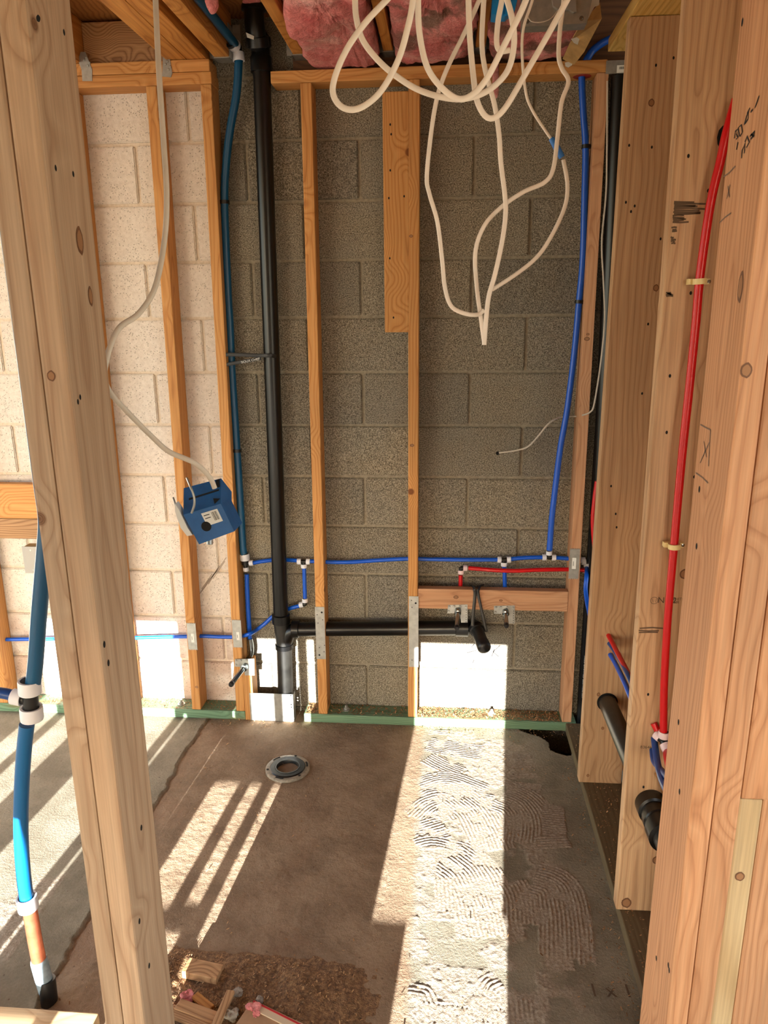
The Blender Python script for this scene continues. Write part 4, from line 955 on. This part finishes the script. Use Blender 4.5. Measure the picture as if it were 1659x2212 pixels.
# ================================================================== ELECTRICAL
# steel wall box far left
t = thing('wall_box', at(80, 1238, 'Y', 0), 'square steel electrical box with cover on the painted wall at left', 'electrical box')
a = at(49, 1182, 'Y', -.055); b = at(112, 1238, 'Y', -.055)
MB().box((a.x, -.054, b.z), (b.x, -.001, a.z)).build('box_body', 'kraft', t)
MB().box((a.x - .003, -.0565, b.z - .002), (b.x, -.054, a.z + .003)).build('cover', 'greybox', t)
for y in (1189, 1231): MB().lathe(at(66 + (y > 1200) * 6, y, 'Y', -.0565), (0, -1, 0), [(.0001, .0015), (.004, .001), (.0045, 0)], 12).build('cover_screw', 'steel', t, True)

# hanging blue box on its cable
YB = -1.50
bx = thing('switch_box', at(445, 1110, 'Y', YB), 'blue plastic switch box dangling from the grey-white cable at left', 'electrical box')
fr = [at(x, y, 'Y', YB) for x, y in [(396, 1112), (477, 1088), (506, 1148), (430, 1176)]]
bk = [at(x, y, 'Y', YB - .0) for x, y in [(380, 1066), (463, 1044), (477, 1088), (396, 1112)]]
bk = [Vector((p.x, YB + .045 * (1 if i in (0, 1) else 0), p.z)) for i, p in enumerate(bk)]
nb = (fr[1] - fr[0]).cross(fr[2] - fr[0]).normalized()
if nb.y < 0: nb = -nb
dep = nb * .060
mb = MB().prism(fr, dep)
mb.build('front_shell', 'bluebox', bx)
n2 = (bk[1] - bk[0]).cross(bk[2] - bk[0]).normalized()
if n2.y < 0: n2 = -n2
MB().prism(bk, n2 * .05).build('upper_shell', 'bluebox', bx)
def lp(u, v): return fr[0].lerp(fr[1], u).lerp(fr[3].lerp(fr[2], u), v)
def quad(q, off, nm, mat, n=None): n = n or -nb; return MB().prism([p + n * off for p in q], n * .0006).build(nm, mat, bx)
quad([lp(.43, .12), lp(.86, .12), lp(.86, .55), lp(.43, .55)], .0004, 'label', 'label')
mb = MB()
for i in range(5):
    u = .68 + .030 * i; mb.prism([lp(u, .17) - nb * .0012, lp(u + .008 + .006 * (i % 2), .17) - nb * .0012, lp(u + .008 + .006 * (i % 2), .46) - nb * .0012, lp(u, .46) - nb * .0012], -nb * .0003)
for i in range(2): mb.prism([lp(.47, .2 + .10 * i) - nb * .0012, lp(.62, .2 + .10 * i) - nb * .0012, lp(.62, .225 + .10 * i) - nb * .0012, lp(.47, .225 + .10 * i) - nb * .0012], -nb * .0003)
mb.build('barcode', 'ink', bx)
MB().lathe(lp(.40, .55), -nb, [(.0001, .0012), (.010, .0012), (.010, 0)], 18).build('knockout_hole', 'dark', bx)
def lq(u, v): return bk[0].lerp(bk[1], u).lerp(bk[3].lerp(bk[2], u), v)
MB().prism([lq(.15, .45) - n2 * .0004, lq(.95, .42) - n2 * .0004, lq(.95, .48) - n2 * .0004, lq(.15, .52) - n2 * .0004], -n2 * .0006).build('seam', 'dark', bx)
MB().prism([lq(.86, .04) - n2 * .0004, lq(.96, .02) - n2 * .0004, lq(.97, .34) - n2 * .0004, lq(.88, .34) - n2 * .0004], -n2 * .0006).build('cable_clamp_slot', 'dark', bx)
MB().prism([lq(.80, .72) - n2 * .0004, lq(.98, .80) - n2 * .0004, lq(.84, .95) - n2 * .0004], -n2 * .0006).build('clamp_tab', 'dark', bx)
MB().tube(smoothpts([at(404, 1033, 'Y', YB + .03), at(411, 1050, 'Y', YB - .004), at(419, 1072, 'Y', YB - .006), at(420, 1090, 'Y', YB - .006), at(414, 1108, 'Y', YB + .0)], 5), .0024, 8).build('mounting_nail', 'steel', bx, True)
MB().tube(smoothpts([at(374, 1075, 'Y', YB + .02), at(379, 1090, 'Y', YB + .01), at(384, 1105, 'Y', YB + .01)], 5), .002, 8).build('mounting_nail', 'steel', bx, True)
MB().lathe(at(453, 1171, 'Y', YB + .03), (0, -.4, -1), [(.0001, .006), (.006, .005), (.006, -.01)], 12).build('screw_boss', 'steel', bx, True)
lug = [at(x, y, 'Y', YB + .004) for x, y in [(378, 1088), (386, 1100), (405, 1140), (416, 1156), (404, 1158), (390, 1140), (378, 1105)]]
MB().prism(lug, (0, .02, 0)).build('side_bracket', 'label', bx)

def cable(P, label, w=.0052, h=.0026, mat='romex', sub=8, grp='white cables hanging from the ceiling'):
    P = list(P)
    for e in (0, -1):
        if P[e].z > 2.28: P.insert(0 if e == 0 else len(P), Vector((P[e].x, P[e].y - .01, 2.63)))
    o = MB().tube(smoothpts(P, sub), w, 12, r2=h, hint=Vector((0, 1, 0))).build('electrical_cable', mat, None, True); return tag(o, label, 'cable', grp)
cable([at(*p[:2], 'Y', p[2]) for p in [(334, -60, -1.40), (336, 0, -1.42), (343, 150, -1.46), (353, 300, -1.48), (360, 420, -1.50), (355, 520, -1.51), (335, 620, -1.53), (300, 677, -1.55), (258, 708, -1.57), (236, 755, -1.585), (226, 812, -1.59), (240, 850, -1.58), (280, 895, -1.56), (330, 945, -1.54), (366, 976, -1.53), (420, 1000, -1.52), (452, 1030, -1.50), (464, 1055, -1.495)]],
      'grey-white cable curving down at left to the dangling blue box', .0052, .0036, 'romexg')
Yc = -1.38
def hang(L, label, Y=Yc, **kw): return cable([at(p[0], p[1], 'Y', p[2] if len(p) > 2 else Y) for p in L], label, **kw)
hang([(766, -60), (767, 0), (770, 40), (783, 85), (812, 125), (850, 160), (900, 192), (955, 210), (1005, 213), (1055, 195), (1095, 155), (1110, 100), (1107, 45), (1092, -10), (1070, -60)], 'widest cable loop, sweeping from left of the rafters across to the right', -1.40)
hang([(870, -40), (835, 0), (790, 48), (750, 105), (724, 165), (720, 205), (742, 233), (778, 233), (822, 198), (860, 130), (882, 55), (892, 0), (895, -60)], 'leftmost teardrop loop of white cable under the pink batt', -1.47)
hang([(902, -60), (903, 0), (906, 70), (921, 140), (948, 183), (985, 212), (1015, 208), (1050, 172), (1088, 100), (1128, 20), (1150, -40)], 'cable loop starting beside the dirty batt and rising steeply to the right', -1.44)
hang([(1012, -60), (1012, 0), (1015, 80), (1022, 160), (1030, 215), (1046, 248), (1066, 255), (1092, 232), (1132, 165), (1182, 78), (1225, 0), (1250, -50)], 'narrow deep cable loop at centre right, ending at the steel box', -1.36)
hang([(1047, -60), (1045, 0), (1041, 90), (1048, 150), (1068, 225), (1078, 290), (1082, 350), (1091, 425), (1092, 465), (1085, 520), (1070, 590), (1056, 640), (1050, 690), (1046, 745)], 'long printed cable hanging nearly straight to the common loose end', -1.20, w=.0050)
hang([(1050, -50), (1033, 5), (1000, 78), (965, 150), (944, 212), (931, 290), (922, 382), (928, 420), (945, 480), (955, 560), (961, 620), (974, 660), (1000, 676), (1030, 680), (1046, 670)], 'leftmost long hanging cable, kinked, ending in a hook to the right', -1.16, w=.0046)
hang([(1222, -60), (1218, 0), (1210, 60), (1207, 120), (1214, 148), (1228, 176), (1213, 222), (1204, 300), (1195, 365), (1176, 394), (1130, 415), (1080, 450), (1045, 490), (1027, 545), (1030, 620), (1039, 690), (1046, 742)], 'right hanging cable that bends left and crosses behind the printed one', -1.14, w=.0046)
hang([(1160, -60), (1150, 0), (1131, 60), (1128, 120), (1136, 200), (1151, 240), (1178, 282), (1193, 303)], 'thin upper cable running down into the blue taped splice', -1.12, w=.0030, h=.0024)
hang([(1217, 345), (1226, 400), (1219, 450), (1190, 512), (1160, 555), (1118, 590), (1063, 626)], 'cable below the blue taped splice, curving back to the left', -1.12, w=.0044)
hang([(1086, -40), (1084, 0), (1076, 45), (1073, 92), (1081, 110), (1102, 108)], 'short cable stub ending in a small hook at the top', -1.30, w=.0050)
o = MB().tube([at(1191, 299, 'Y', -1.12), at(1203, 320, 'Y', -1.121), at(1214, 340, 'Y', -1.12)], [.0062, .0072, .0066], 12, r2=None).build('splice_tape', 'btape', None, True); tag(o, 'blue taped splice on the thin cable at upper right', 'tape')
# thin wires
o = MB().tube(smoothpts([at(1247, 899, 'Y', -.04), at(1222, 900, 'Y', -.022), at(1205, 903, 'Y', -.03), at(1185, 915, 'Y', -.06), at(1160, 945, 'Y', -.05), at(1140, 965, 'Y', -.04), at(1115, 973, 'Y', -.02), at(1078, 978, 'Y', .0)], 8), .0034, 10).build('thin_wire', 'romexg', None, True); tag(o, 'thin two-tone wire poking from a hole in the grey block', 'wire')
MB().lathe(at(1075, 979, 'Y', -.001), (0, -1, 0), [(.0001, .0006), (.007, .0006), (.007, 0)], 14).build('drilled_hole', 'dark', wall)
o = MB().tube(smoothpts([at(1312, 175, 'Y', -.195), at(1311, 330, 'Y', -.195), at(1309, 420, 'Y', -.195), at(1300, 520, 'Y', -.195), at(1303, 600, 'Y', -.195), at(1306, 690, 'Y', -.195), at(1298, 780, 'Y', -.195), at(1284, 870, 'Y', -.195), at(1275, 890, 'Y', -.17), at(1258, 897, 'Y', -.10)], 8), .0028, 10).build('thin_wire', 'romexg', None, True); tag(o, 'thin pale wire running down the dark corner gap', 'wire')

# steel junction box in the ceiling with its blue neighbour
Yj = -.55
jb = thing('junction_box', at(1205, 30, 'Y', Yj), 'galvanised junction box in the ceiling among torn insulation paper', 'electrical box')
P = [at(x, y, 'Y', Yj) for x, y in [(1128, -60), (1292, -60), (1268, 50), (1128, 57)]]
MB().prism(P, (0, .05, 0)).build('box_body', 'steel', jb)
P = [at(x, y, 'Y', Yj - .003) for x, y in [(1124, 36), (1270, 28), (1268, 50), (1126, 58)]]
MB().prism(P, (0, .003, 0)).build('flange', 'steel', jb)
for x, y in ((1139, 46), (1256, 40)): MB().lathe(at(x, y, 'Y', Yj - .003), (0, -1, 0), [(.0001, .002), (.006, .0015), (.006, 0)], 12).build('rivet', 'chrome', jb, True)
MB().prism([at(x, y, 'Y', Yj - .012) for x, y in [(1190, -20), (1240, -20), (1246, 24), (1240, 26), (1230, 20), (1212, 24), (1195, 12)]], (0, .012, 0)).build('bracket', 'greybox', jb)
MB().tube(smoothpts([at(1140, 36, 'Y', Yj - .01), at(1148, 46, 'Y', Yj - .015), at(1168, 48, 'Y', Yj - .015), at(1190, 40, 'Y', Yj - .015), at(1205, 22, 'Y', Yj - .012)], 6), .0016, 8).build('ground_wire', 'romexg', jb, True)
b2 = thing('ceiling_box', at(1090, 20, 'Y', -.50), 'bright blue plastic box beside the steel junction box in the ceiling', 'electrical box')
MB().prism([at(x, y, 'Y', -.50) for x, y in [(1066, -60), (1132, -60), (1112, 22), (1092, 35), (1062, 30)]], (0, .06, 0)).build('box_body', 'skybox', b2)
for i in range(3): MB().prism([at(x + i * 13, y, 'Y', -.506) for x, y in [(1076, -40), (1084, -40), (1073, 32), (1064, 30)]], (0, .006, 0)).build('rib', 'skybox', b2)

# ================================================================== INSULATION
def blob(name, lo, hi, seed, amp=.035, p=5, nu=64, nv=40, mat='insul', parent=None, sc=7):
    lo = np.array(lo); hi = np.array(hi); c = (lo + hi) / 2; h = (hi - lo) / 2
    U, V = np.meshgrid(np.linspace(0, 2 * np.pi, nu, endpoint=False), np.linspace(-np.pi / 2, np.pi / 2, nv))
    d = np.stack([np.cos(V) * np.cos(U), np.cos(V) * np.sin(U), np.sin(V)], -1)
    k = (np.abs(d) ** p).sum(-1) ** (1 / p); q = d / k[..., None]
    w = q * h + c
    n = fbm(w[..., 0] * sc + seed, w[..., 1] * sc, w[..., 2] * sc, 5) - .47
    rid = np.abs(fbm(w[..., 0] * sc * 1.7 + seed, w[..., 1] * sc * 1.7, w[..., 2] * sc * 1.7 + 4, 4) - .47)
    w = w + d * (n * amp * 2.2 - rid * amp * 1.6)[..., None]
    i = np.arange(nu * nv).reshape(nv, nu); mb = MB(); mb.v = [tuple(x) for x in w.reshape(-1, 3)]
    for a in range(nv - 1):
        for b in range(nu): mb.f.append((int(i[a, b]), int(i[a, (b + 1) % nu]), int(i[a + 1, (b + 1) % nu]), int(i[a + 1, b])))
    me_o = mb.build(name, mat, parent, True); me_o.data.polygons.foreach_set('use_smooth', [True] * len(me_o.data.polygons)); return me_o
GI = 'pink insulation batts'
tag(blob('insulation_batt', (-.474, -1.25, 2.458), (-.230, -.055, 2.64), 1.0, .046, 9, 120, 70), 'clean pink fibreglass batt right of the vent stack rafter', 'insulation', GI)
tag(blob('insulation_batt', (-.178, -1.25, 2.460), (.076, -.06, 2.64), 5.0, .050, 9, 120, 70), 'dirty greyish pink batt in the middle rafter bay behind the loops', 'insulation', GI)
tag(blob('insulation_batt', (.124, -.50, 2.458), (.40, -.06, 2.63), 9.0, .050, 8, 110, 60), 'torn pink batt under the steel junction box', 'insulation', GI)
c = at(455, 8, 'Y', -.55); tag(blob('insulation_tuft', (c.x - .018, c.y - .02, c.z - .03), (c.x + .025, c.y + .02, c.z + .06), 3.0, .02, 2.5, 32, 20), 'pink insulation tuft dangling above the dark blue pipe', 'insulation')
c = at(545, -2, 'Y', -.14); tag(blob('insulation_tuft', (c.x - .04, c.y - .02, c.z - .01), (c.x + .04, c.y + .03, c.z + .04), 6.0, .014, 3, 32, 20), 'pink insulation tuft over the top of the vent stack', 'insulation')
c = at(1072, 170, 'Y', -.16); tag(blob('insulation_tuft', (c.x - .013, -.125, at(1080, 212, 'Y', -.11).z), (c.x + .015, -.098, 2.49), 8.0, .012, 3, 32, 30), 'dark pink strand hanging in front of the top plate behind the cables', 'insulation')
# torn kraft paper beside the junction box
kp = thing('kraft_paper', at(1245, 130, 'Y', -.20), 'torn brown insulation paper flap hanging right of the junction box', 'paper')
Pk = [at(x, y, 'Y', Y) for x, y, Y in [(1262, 45, -.50), (1296, 5, -.50), (1300, 40, -.45), (1262, 112, -.26), (1240, 140, -.16), (1215, 127, -.16), (1232, 90, -.26), (1248, 60, -.40)]]
MB().prism(Pk, (.0, .0022, 0)).build('sheet', 'kraft', kp)
MB().prism([at(x, y, 'Y', -.30) for x, y in [(1234, 84), (1246, 76), (1252, 84), (1248, 96), (1240, 92)]], (0, .003, 0)).build('torn_edge', 'label', kp)
MB().prism([at(x, y, 'Y', -.16) for x, y in [(1221, 135), (1238, 132), (1236, 140), (1228, 145), (1222, 142)]], (0, .006, 0)).build('torn_edge', 'label', kp)
MB().prism([at(x, y, 'Y', -.52) for x, y in [(1282, -20), (1296, -20), (1294, 10), (1284, 14), (1268, 46), (1272, 20)]], (0, .004, 0)).build('torn_edge', 'label', kp)

# ================================================================== TOILET FLANGE
fl = thing('closet_flange', (-.578, -.431, .004), 'round toilet flange set in the patched concrete floor', 'flange')
fc = Vector((-.578, -.431, .003))
MB().lathe(fc, (0, 0, 1), [(.064, .002), (.064, .007), (.080, .007), (.083, .005), (.083, -.006)], 48).build('metal_ring', 'dirty', fl, True)
MB().lathe(fc, (0, 0, 1), [(.046, .004), (.048, .011), (.064, .011), (.067, .008), (.067, .004)], 48).build('outer_seat', 'abs', fl, True)
MB().lathe(fc, (0, 0, 1), [(.040, -.06), (.040, .008), (.042, .012), (.047, .012), (.048, .006)], 40).build('inner_collar', 'abs_dull', fl, True)
MB().lathe(fc + Vector((0, 0, -.03)), (0, 0, 1), [(.0001, 0), (.041, 0)], 32).build('test_plug', 'plug', fl)
for i in range(6):
    a = i * math.pi / 3 + .3; q = fc + Vector((.0745 * math.cos(a), .0745 * math.sin(a), .0082))
    if i % 2: MB().lathe(q, (0, 0, 1), [(.0001, .0006), (.005, .0006), (.005, 0)], 12).build('screw_hole', 'dark', fl)
    else:
        pts = [fc + Vector((.0735 * math.cos(a + t), .0735 * math.sin(a + t), .0084)) for t in (-.22, -.1, 0, .1, .22)]; ribbons('bolt_slot', [pts], .007, 'dark', fl, (0, 0, 1), .0003)

# ================================================================== DEBRIS
def chips(name, pts, size, zf, seed):
    r = np.random.default_rng(seed); n = len(pts); v = []; f = []
    for i, (x, y) in enumerate(pts):
        L = size * r.uniform(.5, 1.6); wv = L * r.uniform(.25, .6); a = r.uniform(0, 6.28); ti = r.normal(0, .35); z = zf(x, y) + .0006 + abs(ti) * L * .4 + r.uniform(0, .0015)
        ca, sa = math.cos(a), math.sin(a); o = len(v)
        for (p, q) in ((-.5, -.5), (.5, -.5), (.5, .5), (-.5, .5)):
            dx, dy = p * L, q * wv; v.append((x + dx * ca - dy * sa, y + dx * sa + dy * ca, z + dx * ti))
        f.append((o, o + 1, o + 2, o + 3))
    mb = MB(); mb.v = v; mb.f = f; return mb
rg = np.random.default_rng(4)
def scatter(n, x0, x1, y0, y1): return list(zip(rg.uniform(x0, x1, n), rg.uniform(y0, y1, n)))
o = chips('s', scatter(1500, -2.2, -.84, -.086, -.004), .005, lambda x, y: FZ, 1).build('sawdust', 'chip'); stuff(o); o['label'] = 'sawdust lying on the left bottom plate'; o['category'] = 'sawdust'
o = chips('s', scatter(2400, -.1, .48, -.086, -.004) + scatter(700, -.57, -.48, -.086, -.004) + scatter(350, -.47, -.15, -.086, -.004), .006, lambda x, y: FZ, 2).build('sawdust', 'chip'); stuff(o); o['label'] = 'sawdust lying on the right bottom plate'; o['category'] = 'sawdust'
o = chips('s', scatter(900, .51, .63, -1.5, -.1), .004, lambda x, y: FZ, 3).build('sawdust', 'chip'); stuff(o); o['label'] = 'sawdust lying on the partition plate'; o['category'] = 'sawdust'
e = rg.normal(0, 1, (420, 2)); strip = [(x, y) for x, y in zip(rg.uniform(-1.0, .5, 420), -.10 - np.abs(e[:, 0]) * .03)] + [(.495 - abs(a) * .03, y) for a, y in zip(e[:200, 1], rg.uniform(-1.6, -.35, 200))] + scatter(420, -1.0, .49, -1.6, -.12)
o = chips('s', strip, .005, lambda x, y: .0035, 5).build('floor_chips', 'chip'); stuff(o); o['label'] = 'scattered sawdust flecks on the concrete floor'; o['category'] = 'sawdust'
# sawdust heap at the bottom of the picture
hc = at(500, 2150, 'Z', 0)
hx0, hx1, hy0, hy1 = -.72, -.06, -1.70, -1.235
def heap(x, y):
    x = np.asarray(x, float); y = np.asarray(y, float)
    m = sst((y - hy0) * 0 + (hy1 - .02 + .05 * (fbm(x * 9, y * 9) - .5)) - y, 0, .07) * sst(hx1 - .06 - x + .26 * (fbm(y * 9, x * 9) - .47), 0, .20)
    return m * (.006 + .030 * np.clip(fbm(x * 11, y * 11, o=5) - .22, 0, 1) + .012 * np.abs(fbm(x * 34 + y * 8, y * 34, o=4) - .47)) - .0015
X, Y = np.meshgrid(np.linspace(hx0, hx1, 150), np.linspace(hy0, hy1, 110)); Z = heap(X, Y)
mb = MB(); mb.v = [tuple(q) for q in np.stack([X, Y, Z], -1).reshape(-1, 3)]; ii = np.arange(X.size).reshape(X.shape)
for a in range(X.shape[0] - 1):
    for b in range(X.shape[1] - 1): mb.f.append((int(ii[a, b]), int(ii[a, b + 1]), int(ii[a + 1, b + 1]), int(ii[a + 1, b])))
o = mb.build('sawdust_heap', 'saw', None, True); o.data.polygons.foreach_set('use_smooth', [True] * len(o.data.polygons)); stuff(o); o['label'] = 'low heap of brown sawdust on the floor at the bottom'; o['category'] = 'sawdust'
o = chips('s', [(x, y) for x, y in scatter(4200, hx0 + .01, hx1 - .04, hy0, hy1 - .02) if float(heap(x, y)) > .004 and fbm(np.array(x * 14), np.array(y * 14)) > .40], .0042, lambda x, y: max(0.001, float(heap(x, y))), 6).build('heap_shavings', 'chip'); stuff(o); o['label'] = 'loose wood shavings on the sawdust heap'; o['category'] = 'sawdust'
GO = 'wood offcuts on the sawdust heap'
def off(px0, px1, w, d, z, label, mat='scrap', nm='wood_offcut', tilt=0.0, cat='offcut'):
    a = at(*px0, 'Z', z); b = at(*px1, 'Z', z + tilt); return lumber(nm, a, b, w, d, mat, label, cat, GO, xh=(0, 0, 1) if w < d else (0, 0, 1), bev=.002)
off((402, 2090), (476, 2106), .022, .045, .022, 'small wood block catching a sliver of sun on the heap', 'scrap')
off((384, 2170), (476, 2204), .010, .030, .030, 'upper flat slat of the offcut bundle beside the door post')
off((368, 2183), (462, 2222), .010, .030, .026, 'lower flat slat of the offcut bundle at the bottom edge')
off((499, 2142), (462, 2225), .012, .020, .034, 'thin stick lying across the offcuts, pointing at the viewer')
off((420, 2150), (456, 2180), .008, .022, .026, 'splintered orange offcut above the slats', 'rafter')
a = at(545, 2170, 'Z', .03)
ct = thing('tile_carton', at(580, 2200, 'Z', .02), 'crushed carton with a red stripe at the bottom edge', 'carton')
lumber('carton_body', at(525, 2200, 'Z', .018), at(640, 2250, 'Z', .018), .03, .075, 'carton', xh=(0, 0, 1), bev=.003, parent=ct)
lumber('side_strip', at(545, 2170, 'Z', .034), at(650, 2222, 'Z', .034), .004, .022, 'cream', xh=(0, 0, 1), bev=.001, parent=ct)
lumber('red_stripe', at(547, 2163, 'Z', .035), at(655, 2217, 'Z', .035), .004, .005, 'redstripe', xh=(0, 0, 1), bev=.001, parent=ct)
def lump(x, y, r, mat, nm, label, cat, s): 
    c = at(x, y, 'Z', .02); tag(blob(nm, (c.x - r, c.y - r, c.z - r * .7), (c.x + r, c.y + r, c.z + r * .8), s, r * .95, 3.0, 40, 26, mat, None, 55), label, cat)
lump(547, 2193, .020, 'insul', 'insulation_tuft', 'pink insulation scrap on the striped carton', 'insulation', 2.0)
lump(404, 2160, .018, 'insul', 'insulation_tuft', 'pink insulation scrap beside the slats near the door post', 'insulation', 4.0)
lump(515, 2146, .013, 'rock', 'rubble_stone', 'pale rubble stone beside the thin stick', 'stone', 3.0)
lump(500, 2192, .017, 'rock', 'rubble_stone', 'grey rubble lump between the stick and the carton', 'stone', 7.0)
lump(563, 2158, .010, 'rock', 'rubble_stone', 'small grey rubble stone above the carton', 'stone', 5.0)
# anchor bolts in the bottom plates
for x, y, lb in ((748, 1533, 'anchor bolt on the plate under the grey wall, between two studs'), (1062, 1543, 'anchor bolt on the plate at the edge of the sunlight'), (392, 1521, 'anchor bolt on the left plate behind the door post')):
    c = at(x, y, 'Z', FZ); t = thing('anchor_bolt', c, lb, 'bolt', 'anchor bolts in the bottom plates')
    MB().lathe(c, (0, 0, 1), [(.016, 0), (.016, .003), (.0001, .003)], 16).build('washer', 'steel', t, True)
    MB().lathe(c, (0, 0, 1), [(.010, .003), (.010, .012), (.0062, .012), (.0062, .022), (.0001, .022)], 6).build('nut', 'steel', t)
for o in list(bpy.data.objects):
    if '_org' in o: del o['_org']
